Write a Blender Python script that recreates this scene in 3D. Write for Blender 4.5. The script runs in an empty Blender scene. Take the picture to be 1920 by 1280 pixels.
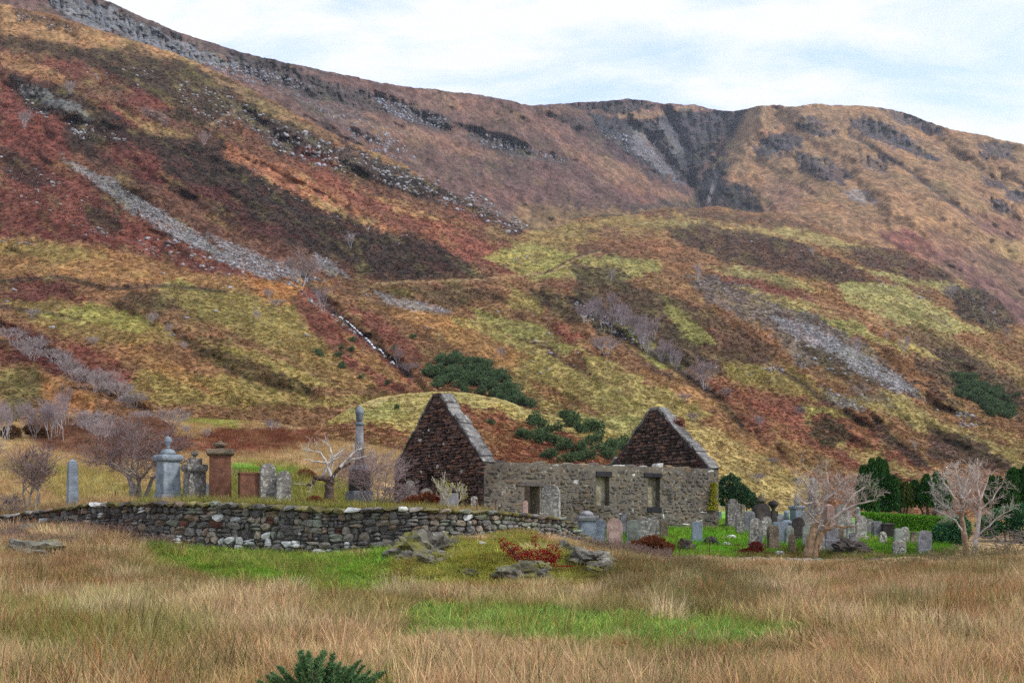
import bpy, bmesh, math, random
import numpy as np
from mathutils import Vector, Matrix

random.seed(11)
RNG = np.random.default_rng(11)
scene = bpy.context.scene
COL = scene.collection

# ------------------------------------------------------------------ camera
F, PX0, HY, CZ = 2400.0, 960.0, 985.0, 1.7      # focal length and horizon in photo pixels, eye height
cam_data = bpy.data.cameras.new("camera")
cam_data.sensor_width = 36.0
cam_data.lens = F / 1920 * 36.0
cam_data.shift_y = (HY - 640) / 1920
cam_data.clip_start = 0.1
cam_data.clip_end = 20000
cam = bpy.data.objects.new("camera", cam_data)
cam.location = (0, 0, CZ)
cam.rotation_euler = (math.radians(90), 0, 0)
COL.objects.link(cam)
scene.camera = cam

# ------------------------------------------------------------------ sky, sun, exposure
SUN_EL, SUN_AZ = math.radians(44), math.radians(114)    # azimuth clockwise from +Y (view direction)
world = bpy.data.worlds.new("World")
scene.world = world
world.use_nodes = True
wt = world.node_tree
wt.nodes.clear()
def wn(t, **k):
    n = wt.nodes.new(t)
    for a, b in k.items(): setattr(n, a, b)
    return n
w_out = wn('ShaderNodeOutputWorld')
w_bg = wn('ShaderNodeBackground'); w_bg.inputs['Strength'].default_value = 0.12
sky = wn('ShaderNodeTexSky', sky_type='NISHITA')
sky.sun_disc = False
sky.sun_elevation = SUN_EL
sky.sun_rotation = SUN_AZ
sky.air_density = 1.0; sky.dust_density = 1.5; sky.ozone_density = 1.2
tc = wn('ShaderNodeTexCoord')
sep = wn('ShaderNodeSeparateXYZ'); wt.links.new(tc.outputs['Generated'], sep.inputs[0])
zadd = wn('ShaderNodeMath', operation='ADD'); zadd.inputs[1].default_value = 0.22
zmax = wn('ShaderNodeMath', operation='MAXIMUM'); zmax.inputs[1].default_value = 0.05
wt.links.new(sep.outputs[2], zmax.inputs[0]); wt.links.new(zmax.outputs[0], zadd.inputs[0])
dx = wn('ShaderNodeMath', operation='DIVIDE'); dy = wn('ShaderNodeMath', operation='DIVIDE')
wt.links.new(sep.outputs[0], dx.inputs[0]); wt.links.new(zadd.outputs[0], dx.inputs[1])
wt.links.new(sep.outputs[1], dy.inputs[0]); wt.links.new(zadd.outputs[0], dy.inputs[1])
comb = wn('ShaderNodeCombineXYZ'); wt.links.new(dx.outputs[0], comb.inputs[0]); wt.links.new(dy.outputs[0], comb.inputs[1])
cmap = wn('ShaderNodeMapping'); cmap.inputs['Rotation'].default_value = (0, 0, 0.35)
cmap.inputs['Scale'].default_value = (1.5, 2.6, 1.0); cmap.inputs['Location'].default_value = (2.3, 0.35, 0)
wt.links.new(comb.outputs[0], cmap.inputs[0])
cn = wn('ShaderNodeTexNoise'); cn.inputs['Scale'].default_value = 2.1; cn.inputs['Detail'].default_value = 5
cn.inputs['Roughness'].default_value = 0.58; cn.inputs['Distortion'].default_value = 0.35
wt.links.new(cmap.outputs[0], cn.inputs['Vector'])
cr = wn('ShaderNodeValToRGB')
cr.color_ramp.elements[0].position = 0.37; cr.color_ramp.elements[0].color = (0.40, 0.40, 0.40, 1)
cr.color_ramp.elements[1].position = 0.56; cr.color_ramp.elements[1].color = (1, 1, 1, 1)
wt.links.new(cn.outputs['Fac'], cr.inputs[0])
cmix = wn('ShaderNodeMix', data_type='RGBA')
cmix.inputs['B'].default_value = (5.75, 5.95, 6.25, 1)      # sunlit thin cloud, in the sky's own units
wt.links.new(cr.outputs[0], cmix.inputs['Factor'])
sgain = wn('ShaderNodeMix', data_type='RGBA', blend_type='MULTIPLY'); sgain.inputs['Factor'].default_value = 1.0
sgain.inputs['B'].default_value = (1.65, 1.74, 2.3, 1)      # clean bright northern air between the clouds
wt.links.new(sky.outputs[0], sgain.inputs['A'])
wt.links.new(sgain.outputs['Result'], cmix.inputs['A'])
wt.links.new(cmix.outputs['Result'], w_bg.inputs['Color'])
wt.links.new(w_bg.outputs[0], w_out.inputs[0])

sun_data = bpy.data.lights.new("sun", 'SUN')
sun_data.energy = 2.0
sun_data.angle = math.radians(10)
sun_data.color = (1.0, 0.95, 0.88)
sun = bpy.data.objects.new("sun", sun_data)
sd = Vector((math.sin(SUN_AZ) * math.cos(SUN_EL), math.cos(SUN_AZ) * math.cos(SUN_EL), math.sin(SUN_EL)))
sun.rotation_euler = sd.to_track_quat('Z', 'Y').to_euler()
sun.location = (30, -30, 60)
COL.objects.link(sun)

scene.view_settings.view_transform = 'Standard'
scene.view_settings.look = 'None'
scene.view_settings.exposure = 0.62
scene.view_settings.gamma = 1.0
scene.view_settings.use_curve_mapping = False
scene.cycles.max_bounces = 3
scene.cycles.diffuse_bounces = 2
scene.cycles.debug_use_spatial_splits = True
scene.cycles.use_adaptive_sampling = True
scene.cycles.adaptive_threshold = 0.018
scene.cycles.adaptive_min_samples = 24
scene.cycles.use_denoising = False          # fine growth texture would be smeared; the remaining noise reads as film grain
scene.cycles.volume_bounces = 0

HAZE = 0.00007
# ------------------------------------------------------------------ helpers
def s2l(c):
    c = np.asarray(c, float) / 255.0
    return np.where(c <= 0.04045, c / 12.92, ((c + 0.055) / 1.055) ** 2.4)
def C(r, g, b, k=0.86):
    return tuple(float(v) for v in s2l((r, g, b)) * k)
def W(px, py, Y):
    return Vector(((px - PX0) / F * Y, Y, CZ + (HY - py) / F * Y))

_T = RNG.random((8, 256, 256))
def vnoise(x, y, seed=0):
    t = _T[seed % 8]
    x = np.asarray(x, float) + seed * 17.37; y = np.asarray(y, float) + seed * 31.91
    xi = np.floor(x).astype(int); yi = np.floor(y).astype(int)
    fx = x - xi; fy = y - yi
    fx = fx * fx * fx * (fx * (fx * 6 - 15) + 10); fy = fy * fy * fy * (fy * (fy * 6 - 15) + 10)
    a = t[xi & 255, yi & 255]; b = t[(xi + 1) & 255, yi & 255]
    c = t[xi & 255, (yi + 1) & 255]; d = t[(xi + 1) & 255, (yi + 1) & 255]
    return (a * (1 - fx) + b * fx) * (1 - fy) + (c * (1 - fx) + d * fx) * fy
def fbm(x, y, o=4, seed=0, g=0.5):
    s = 0; a = 1; n = 0
    x = np.asarray(x, float); y = np.asarray(y, float)
    for i in range(o):
        s = s + a * (vnoise(x * 2 ** i, y * 2 ** i, seed + i) - 0.5); n += a; a *= g
    return s / n * 2          # about -1..1

class TPS:
    def __init__(self, pts, vals, sc, smooth=1e-3):
        self.p = np.asarray(pts, float) / sc; self.sc = sc
        n = len(self.p); v = np.asarray(vals, float)
        K = self._k(self.p) + smooth * np.eye(n)
        P = np.hstack([np.ones((n, 1)), self.p])
        A = np.zeros((n + 3, n + 3)); A[:n, :n] = K; A[:n, n:] = P; A[n:, :n] = P.T
        b = np.zeros(n + 3); b[:n] = v
        self.w = np.linalg.solve(A, b)
    def _k(self, q):
        d2 = ((q[:, None, :] - self.p[None]) ** 2).sum(-1)
        return 0.5 * d2 * np.log(d2 + 1e-12)
    def __call__(self, x, y):
        x = np.asarray(x, float); sh = x.shape
        q = np.stack([x.ravel(), np.asarray(y, float).ravel()], 1) / self.sc
        out = np.empty(len(q)); n = len(self.p)
        for i in range(0, len(q), 60000):
            k = q[i:i + 60000]
            out[i:i + 60000] = self._k(k) @ self.w[:n] + self.w[n] + k @ self.w[n + 1:]
        return out.reshape(sh)

def tag(o, label=None, cat=None, group=None, kind=None):
    if label: o["label"] = label
    if cat: o["category"] = cat
    if group: o["group"] = group
    if kind: o["kind"] = kind
    return o
def empty(name, loc, rz=0.0):
    o = bpy.data.objects.new(name, None)
    o.location = loc; o.rotation_euler = (0, 0, rz); o.empty_display_size = 0.2
    COL.objects.link(o); return o
def link(name, me, mat=None, parent=None):
    o = bpy.data.objects.new(name, me)
    if mat and not me.materials: me.materials.append(mat)
    COL.objects.link(o)
    if parent: o.parent = parent
    return o
def np_mesh(name, V, Fc, smooth=False, cols=None, cname="Col"):
    """V (n,3); Fc (m,k) one face size"""
    me = bpy.data.meshes.new(name)
    V = np.ascontiguousarray(V, np.float32); Fc = np.ascontiguousarray(Fc, np.int32)
    m, k = Fc.shape
    me.vertices.add(len(V)); me.vertices.foreach_set("co", V.ravel())
    me.loops.add(m * k); me.loops.foreach_set("vertex_index", Fc.ravel())
    me.polygons.add(m); me.polygons.foreach_set("loop_start", np.arange(m, dtype=np.int32) * k)
    if smooth: me.polygons.foreach_set("use_smooth", np.ones(m, bool))
    me.update(calc_edges=True)
    if cols is not None:
        a = me.attributes.new(cname, 'FLOAT_COLOR', 'POINT')
        a.data.foreach_set("color", np.hstack([cols, np.ones((len(V), 1))]).astype(np.float32).ravel())
    return me
def grid_faces(R, Cn):
    i = np.arange(R * Cn).reshape(R, Cn)
    return np.stack([i[:-1, :-1], i[:-1, 1:], i[1:, 1:], i[1:, :-1]], -1).reshape(-1, 4)
def pd_mesh(name, V, Fc, smooth=False):
    me = bpy.data.meshes.new(name)
    me.from_pydata([tuple(v) for v in V], [], Fc); me.update()
    if smooth:
        for p in me.polygons: p.use_smooth = True
    return me

# ------------------------------------------------------------------ materials
class N:
    def __init__(self, name):
        self.m = bpy.data.materials.new(name); self.m.use_nodes = True
        self.t = self.m.node_tree; self.t.nodes.clear()
        self.out = self.t.nodes.new('ShaderNodeOutputMaterial')
    def n(self, t, **k):
        o = self.t.nodes.new(t)
        for a, b in k.items():
            if hasattr(o, a) and a != 'inputs': setattr(o, a, b)
        return o
    def l(self, a, b): self.t.links.new(a, b)
    def noise(self, vec, scale, detail=4, rough=0.55, dist=0.0):
        o = self.n('ShaderNodeTexNoise'); o.inputs['Scale'].default_value = scale
        o.inputs['Detail'].default_value = detail; o.inputs['Roughness'].default_value = rough
        o.inputs['Distortion'].default_value = dist
        if vec is not None: self.l(vec, o.inputs['Vector'])
        return o.outputs['Fac']
    def ramp(self, fac, stops):
        o = self.n('ShaderNodeValToRGB'); e = o.color_ramp.elements
        while len(e) < len(stops): e.new(0.5)
        for el, (p, c) in zip(e, stops):
            el.position = p; el.color = (c, c, c, 1) if isinstance(c, (int, float)) else (*c, 1)
        self.l(fac, o.inputs[0]); return o.outputs[0]
    def mix(self, f, a, b, blend='MIX'):
        o = self.n('ShaderNodeMix', data_type='RGBA', blend_type=blend)
        for v, k in ((f, 'Factor'), (a, 'A'), (b, 'B')):
            if isinstance(v, (int, float)): o.inputs[k].default_value = v if k == 'Factor' else (v, v, v, 1)
            elif isinstance(v, tuple): o.inputs[k].default_value = (*v, 1)
            else: self.l(v, o.inputs[k])
        return o.outputs['Result']
    def math(self, op, a, b=0.0):
        o = self.n('ShaderNodeMath', operation=op)
        for i, v in enumerate((a, b)):
            if isinstance(v, (int, float)): o.inputs[i].default_value = v
            else: self.l(v, o.inputs[i])
        return o.outputs[0]
    def attr(self, name, typ='GEOMETRY'):
        o = self.n('ShaderNodeAttribute', attribute_type=typ); o.attribute_name = name; return o.outputs['Color']
    def coord(self):
        """object coordinates shifted per object, so look-alikes do not repeat"""
        tcn = self.n('ShaderNodeTexCoord'); oi = self.n('ShaderNodeObjectInfo')
        m = self.n('ShaderNodeVectorMath', operation='MULTIPLY'); m.inputs[1].default_value = (61, 37, 83)
        self.l(oi.outputs['Random'], m.inputs[0])
        a = self.n('ShaderNodeVectorMath', operation='ADD')
        self.l(tcn.outputs['Object'], a.inputs[0]); self.l(m.outputs[0], a.inputs[1])
        return a.outputs[0], oi.outputs['Random']
    def bump(self, h, strength, dist):
        o = self.n('ShaderNodeBump'); o.inputs['Strength'].default_value = strength; o.inputs['Distance'].default_value = dist
        self.l(h, o.inputs['Height']); return o.outputs[0]
    def principled(self, col, rough=0.9, normal=None, spec=0.2):
        b = self.n('ShaderNodeBsdfPrincipled')
        if isinstance(col, tuple): b.inputs['Base Color'].default_value = (*col, 1)
        else: self.l(col, b.inputs['Base Color'])
        b.inputs['Roughness'].default_value = rough
        b.inputs['Specular IOR Level'].default_value = spec
        if normal is not None: self.l(normal, b.inputs['Normal'])
        self.l(b.outputs[0], self.out.inputs[0]); return b

def mat_terrain(name, scales, var=(0.55, 1.5), bump=0.6, bdist=0.3, squash=(1, 1, 1)):
    m = N(name)
    g = m.n('ShaderNodeNewGeometry').outputs['Position']
    mp = m.n('ShaderNodeMapping'); mp.inputs['Scale'].default_value = squash; mp.inputs['Rotation'].default_value = (0, 0, 0.5 if squash[1] < 1 else 0)
    m.l(g, mp.inputs[0]); g = mp.outputs[0]          # growth runs in streaks up and down the slope
    c = m.attr("Col")
    n1 = m.noise(g, scales[0], 4, 0.72); n2 = m.noise(g, scales[1], 3, 0.65); n3 = m.noise(g, scales[2], 2, 0.6)
    v1 = m.ramp(n1, [(0.36, var[0]), (0.5, 1.0), (0.64, var[1])])
    v2 = m.ramp(n2, [(0.34, 0.66), (0.5, 1.0), (0.66, 1.36)])
    v3 = m.ramp(n3, [(0.3, (0.80, 0.86, 0.82)), (0.5, (1, 1, 1)), (0.72, (1.2, 1.08, 0.98))])
    c = m.mix(1.0, c, v1, 'MULTIPLY'); c = m.mix(1.0, c, v2, 'MULTIPLY'); c = m.mix(1.0, c, v3, 'MULTIPLY')
    m.principled(c, 0.95, m.bump(n1, bump, bdist) if bump else None, 0.05)
    return m.m

def mat_stone(name, base, lichen=(0.42, 0.43, 0.38), dark=(0.03, 0.028, 0.026), ls=7.0, lth=0.60, tint=None, var=0.35, ds=2.2, moss=None, mth=0.56):
    m = N(name); v, r = m.coord()
    n1 = m.noise(v, 3.0, 6, 0.65); n2 = m.noise(v, ls, 5, 0.7, 0.3); n3 = m.noise(v, ds, 4, 0.6)
    c = m.mix(m.ramp(n1, [(0.3, 0.0), (0.7, 1.0)]), tuple(x * 0.62 for x in base), tuple(min(1, x * 1.3) for x in base))
    if tint: c = m.mix(m.ramp(r, [(0.35, 0.0), (0.9, 0.9)]), c, tint)
    c = m.mix(1.0, c, m.ramp(r, [(0.0, 1 - var), (0.5, 1.0), (1.0, 1 + var)]), 'MULTIPLY')
    c = m.mix(m.ramp(n3, [(0.5, 0.0), (0.72, 0.75)]), c, dark)
    c = m.mix(m.ramp(n2, [(lth, 0.0), (lth + 0.07, 0.85)]), c, lichen)
    if moss: c = m.mix(m.ramp(m.noise(v, 1.6, 5, 0.7), [(mth, 0.0), (mth + 0.1, 0.85)]), c, moss)
    gp = m.n('ShaderNodeNewGeometry').outputs['Position']
    c = m.mix(1.0, c, m.ramp(m.noise(gp, 0.55, 3, 0.6), [(0.32, (0.66, 0.64, 0.62)), (0.5, (1, 1, 1)), (0.68, (1.25, 1.24, 1.16))]), 'MULTIPLY')
    m.principled(c, 0.92, m.bump(m.math('ADD', n1, n2), 0.7, 0.04), 0.15)
    return m.m
def mat_plain(name, col, var=0.3, scale=4.0, rough=0.9, bumpd=0.01):
    m = N(name); v, r = m.coord()
    n1 = m.noise(v, scale, 5, 0.65)
    c = m.mix(m.ramp(n1, [(0.3, 0.0), (0.7, 1.0)]), tuple(x * (1 - var) for x in col), tuple(min(1, x * (1 + var)) for x in col))
    m.principled(c, rough, m.bump(n1, 0.5, bumpd), 0.15)
    return m.m
def mat_leaf(name, cols, trans=0.25, scale=1.2):
    """foliage: colour varies leaf by leaf (attribute) and clump by clump (noise)"""
    m = N(name)
    g = m.n('ShaderNodeNewGeometry').outputs['Position']
    a = m.n('ShaderNodeAttribute'); a.attribute_name = "leaf"
    n1 = m.noise(g, scale, 3, 0.6)
    f = m.math('ADD', m.math('MULTIPLY', a.outputs['Fac'], 0.55), m.math('MULTIPLY', n1, 0.5))
    k = len(cols)
    c = m.ramp(f, [(0.12 + 0.76 * i / (k - 1), cols[i]) for i in range(k)])
    d = m.n('ShaderNodeBsdfDiffuse'); t = m.n('ShaderNodeBsdfTranslucent'); x = m.n('ShaderNodeMixShader')
    m.l(c, d.inputs[0]); m.l(c, t.inputs[0]); x.inputs[0].default_value = trans
    m.l(d.outputs[0], x.inputs[1]); m.l(t.outputs[0], x.inputs[2]); m.l(x.outputs[0], m.out.inputs[0])
    return m.m
def mat_grass(name):
    m = N(name)
    c = m.attr("tint", 'INSTANCER')
    a = m.n('ShaderNodeAttribute'); a.attribute_name = "leaf"
    c = m.mix(1.0, c, m.ramp(a.outputs['Fac'], [(0.0, (0.55, 0.58, 0.5)), (0.5, (1, 1, 1)), (1.0, (1.5, 1.42, 1.35))]), 'MULTIPLY')
    d = m.n('ShaderNodeBsdfDiffuse'); t = m.n('ShaderNodeBsdfTranslucent'); x = m.n('ShaderNodeMixShader')
    m.l(c, d.inputs[0]); m.l(c, t.inputs[0]); x.inputs[0].default_value = 0.3
    m.l(d.outputs[0], x.inputs[1]); m.l(t.outputs[0], x.inputs[2]); m.l(x.outputs[0], m.out.inputs[0])
    return m.m

# ------------------------------------------------------------------ ground heights
def from_px(lst):
    p, z = [], []
    for px, py, Y in lst:
        w = W(px, py, Y); p.append((w.x, w.y)); z.append(w.z)
    return p, z
fp, fz = from_px([(100, 1052, 40), (-150, 1010, 48), (0, 1002, 48), (170, 1005, 46), (300, 1018, 45.5), (420, 1032, 44.8), (640, 1042, 43.8), (740, 1030, 43.3),
                  (830, 1023, 43), (920, 1006, 43.6), (1000, 1000, 45), (1050, 1018, 47), (1105, 1034, 48.5), (800, 1058, 38), (930, 1050, 38), (1040, 1060, 38),
                  (800, 1112, 32.3), (980, 1118, 32), (1130, 1095, 36), (1180, 1068, 43), (1140, 1048, 49.5), (1300, 1048, 50), (1530, 1055, 50), (1750, 1046, 52),
                  (1920, 1042, 53), (2200, 1040, 54), (300, 1105, 33.5), (600, 1105, 33.5), (500, 1060, 38.5), (1500, 1112, 32.2), (1800, 1112, 32.2)])
for x, y, z in [(-14, 4, 0), (0, 4, 0), (14, 4, 0), (-8, 14, 0), (0, 14, 0), (8, 14, 0), (-12, 26, .05), (0, 26, 0), (12, 26, .02), (22, 30, 0), (-22, 34, .3)]:
    fp.append((x, y)); fz.append(z)
field_tps = TPS(fp, fz, 20.0, 2e-3)
gp, gz = from_px([(-200, 975, 50), (0, 972, 49), (150, 950, 48), (300, 944, 47.5), (500, 948, 46.5), (640, 958, 46), (800, 960, 45.5), (900, 966, 46), (1000, 980, 48),
                  (1060, 1002, 50), (1130, 1040, 51), (1300, 1041, 51.5), (1530, 1047, 52), (1750, 1040, 54), (1920, 1034, 55), (2200, 1030, 56),
                  (910, 978, 55), (1350, 990, 62), (740, 950, 62), (1200, 1000, 57), (1200, 985, 65), (1500, 992, 64), (1500, 1015, 57), (1700, 1003, 64), (1900, 995, 68),
                  (0, 900, 70), (300, 905, 64), (300, 850, 95), (0, 840, 100), (500, 890, 66), (500, 830, 105), (100, 795, 150), (450, 788, 150), (-250, 800, 150),
                  (640, 905, 66), (640, 860, 95), (1450, 980, 85), (1650, 982, 88), (1900, 976, 110), (1400, 968, 120), (1200, 930, 120), (1000, 890, 125),
                  (1500, 968, 190), (1900, 970, 210), (1200, 915, 150), (1000, 876, 150), (2200, 970, 210), (700, 830, 140)])
grave_tps = TPS(gp, gz, 40.0, 2e-3)
def zG(x, y): return grave_tps(np.asarray(x, float), np.asarray(y, float))
def gz1(x, y): return float(zG(np.array([x]), np.array([y]))[0])

# dry stone wall line: pixel x, pixel y of top, pixel y of foot, distance
WALL = np.array([(-90, 978, 1014, 50.5), (0, 966, 1008, 49), (90, 954, 1006, 48), (170, 943, 1010, 47), (260, 939, 1014, 46.3), (400, 940, 1024, 45.5), (520, 946, 1030, 45),
                 (640, 953, 1036, 44.5), (760, 951, 1026, 44), (880, 956, 1023, 44.3), (960, 962, 1012, 45.5), (1035, 969, 1014, 47.2), (1066, 990, 1024, 48.3), (1100, 1016, 1036, 49.4), (1138, 1036, 1050, 50)], float)
LOWW = np.array([(1138, 1036, 1051, 50), (1200, 1041, 1054, 50.2), (1300, 1042, 1056, 50.4), (1420, 1044, 1058, 50.6), (1540, 1047, 1060, 51), (1700, 1045, 1055, 53), (1960, 1040, 1050, 55)], float)
LINE = np.vstack([WALL, LOWW[1:]])
lx = (LINE[:, 0] - PX0) / F * LINE[:, 3]; ly = LINE[:, 3]
def wall_y(x): return np.interp(x, lx, ly)
def zF(x, y):
    x = np.asarray(x, float); y = np.asarray(y, float)
    z = field_tps(x, np.minimum(y, 56.0))
    mk = np.exp(-(((x - .1) / 4.2) ** 2 + ((y - 38.6) / 3.2) ** 2))
    z = z + mk * (.16 + .34 * fbm(x / 1.9, y / 1.9, 3, 3))
    beh = np.clip((y - wall_y(x)) / 1.0, 0, 1)
    return np.where(beh > 0, np.minimum(z, zG(x, y) - 0.5 * beh), z)
def zf1(x, y): return float(zF(np.array([x]), np.array([y]))[0])
def to_px(x, y, z): return PX0 + F * x / y, HY - F * (z - CZ) / y

# ------------------------------------------------------------------ vegetation map, with painted crease darkening: polygons traced on the photograph, laid on the terrain
def poly_sd(px, py, poly):
    P = np.asarray(poly, float); n = len(P)
    d = np.full(px.shape, 1e9); inside = np.zeros(px.shape, bool)
    for i in range(n):
        x0, y0 = P[i]; x1, y1 = P[(i + 1) % n]
        ex, ey = x1 - x0, y1 - y0; L = ex * ex + ey * ey + 1e-9
        t = np.clip(((px - x0) * ex + (py - y0) * ey) / L, 0, 1)
        d = np.minimum(d, (px - x0 - t * ex) ** 2 + (py - y0 - t * ey) ** 2)
        c = ((y0 > py) != (y1 > py)) & (px < (x1 - x0) * (py - y0) / (y1 - y0 + 1e-12) + x0)
        inside ^= c
    d = np.sqrt(d)
    return np.where(inside, d, -d)
def line_d(px, py, pts):
    d = np.full(px.shape, 1e9)
    for (x0, y0), (x1, y1) in zip(pts[:-1], pts[1:]):
        ex, ey = x1 - x0, y1 - y0; L = ex * ex + ey * ey + 1e-9
        t = np.clip(((px - x0) * ex + (py - y0) * ey) / L, 0, 1)
        d = np.minimum(d, (px - x0 - t * ex) ** 2 + (py - y0 - t * ey) ** 2)
    return np.sqrt(d)
def paint(px, py, base, items, warp=11.0, seed=0):
    sh = px.shape; px = px.ravel(); py = py.ravel()
    # slope-parallel streaks: features run down to the right
    u = px * 0.87 + py * 0.5; v = -px * 0.5 + py * 0.87
    wx = px + warp * fbm(u / 55, v / 26, 4, seed) + 0.45 * warp * fbm(px / 9, py / 7, 2, seed + 3)
    wy = py + 0.75 * warp * fbm(u / 50, v / 24, 4, seed + 1) + 0.4 * warp * fbm(px / 8, py / 6, 2, seed + 5)
    col = np.tile(np.asarray(base, float), (len(px), 1))
    for it in items:
        c, al, soft, poly = it[0], it[1], it[2] * (0.55 if it[2] < 12 else 1.0), it[3]
        P = np.asarray(poly, float)
        if len(it) > 4:                                   # a line of given half width
            hw = it[4]; sel = (px > P[:, 0].min() - 30) & (px < P[:, 0].max() + 30) & (py > P[:, 1].min() - 30) & (py < P[:, 1].max() + 30)
            if not sel.any(): continue
            sdv = hw - line_d(px[sel] + 0.3 * (wx - px)[sel], py[sel] + 0.3 * (wy - py)[sel], poly)
        else:
            sel = (px > P[:, 0].min() - 40) & (px < P[:, 0].max() + 40) & (py > P[:, 1].min() - 40) & (py < P[:, 1].max() + 40)
            if not sel.any(): continue
            sdv = poly_sd(wx[sel], wy[sel], poly)
        if len(it) == 4: sdv = sdv + 9.0 * fbm(u[sel] / 15, v[sel] / 7, 4, seed + 4) + 4.0 * fbm(px[sel] / 4.5, py[sel] / 3, 2, seed + 6)
        w = np.clip((sdv + soft) / (2 * soft), 0, 1); w = w * w * (3 - 2 * w) * al
        w = w * (0.95 + 0.3 * fbm(u[sel] / 18, v[sel] / 8, 3, seed + 2)).clip(0, 1)
        col[sel] = col[sel] * (1 - w[:, None]) + np.asarray(c)[None] * w[:, None]
    return col.reshape(sh + (3,))
def mottle(col, px, py, seed, amt=1.0):
    """patchy growth: bracken, moor grass and heather intermix at every scale"""
    u = px * 0.87 + py * 0.5; v = -px * 0.5 + py * 0.87
    a = fbm(u / 30, v / 13, 4, seed)[..., None]; b = fbm(u / 16, v / 8, 4, seed + 2)[..., None]; d = fbm(px / 7, py / 4.5, 3, seed + 4)[..., None]
    red, oli, drk = np.array(C(116, 62, 52)), np.array(C(150, 138, 68)), np.array(C(54, 45, 38))
    col = col + amt * (np.clip(a - 0.12, 0, 1) * 0.75) * (red - col)
    col = col + amt * (np.clip(-a - 0.12, 0, 1) * 0.7) * (oli - col)
    col = col + amt * (np.clip(b - 0.15, 0, 1) * 0.9) * (drk - col)
    col = col * (1 + 0.42 * amt * d)
    lum = col @ np.array([0.3, 0.55, 0.15])
    return (col * 0.86 + 0.14 * lum[..., None] * np.array([1.04, 1.0, 0.98])) * 1.16 * np.array([0.985, 0.995, 0.97])

RED, DRED, ORG, OLI, YEL, YGR = C(118, 62, 52), C(92, 46, 42), C(158, 114, 66), C(140, 124, 58), C(164, 146, 78), C(154, 150, 72)
HEA, DHE, PUR, GRY, LGR, TAN = C(62, 53, 40), C(50, 42, 37), C(104, 78, 72), C(120, 116, 116), C(150, 147, 148), C(165, 128, 84)
CRAG = C(74, 74, 84)

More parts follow.
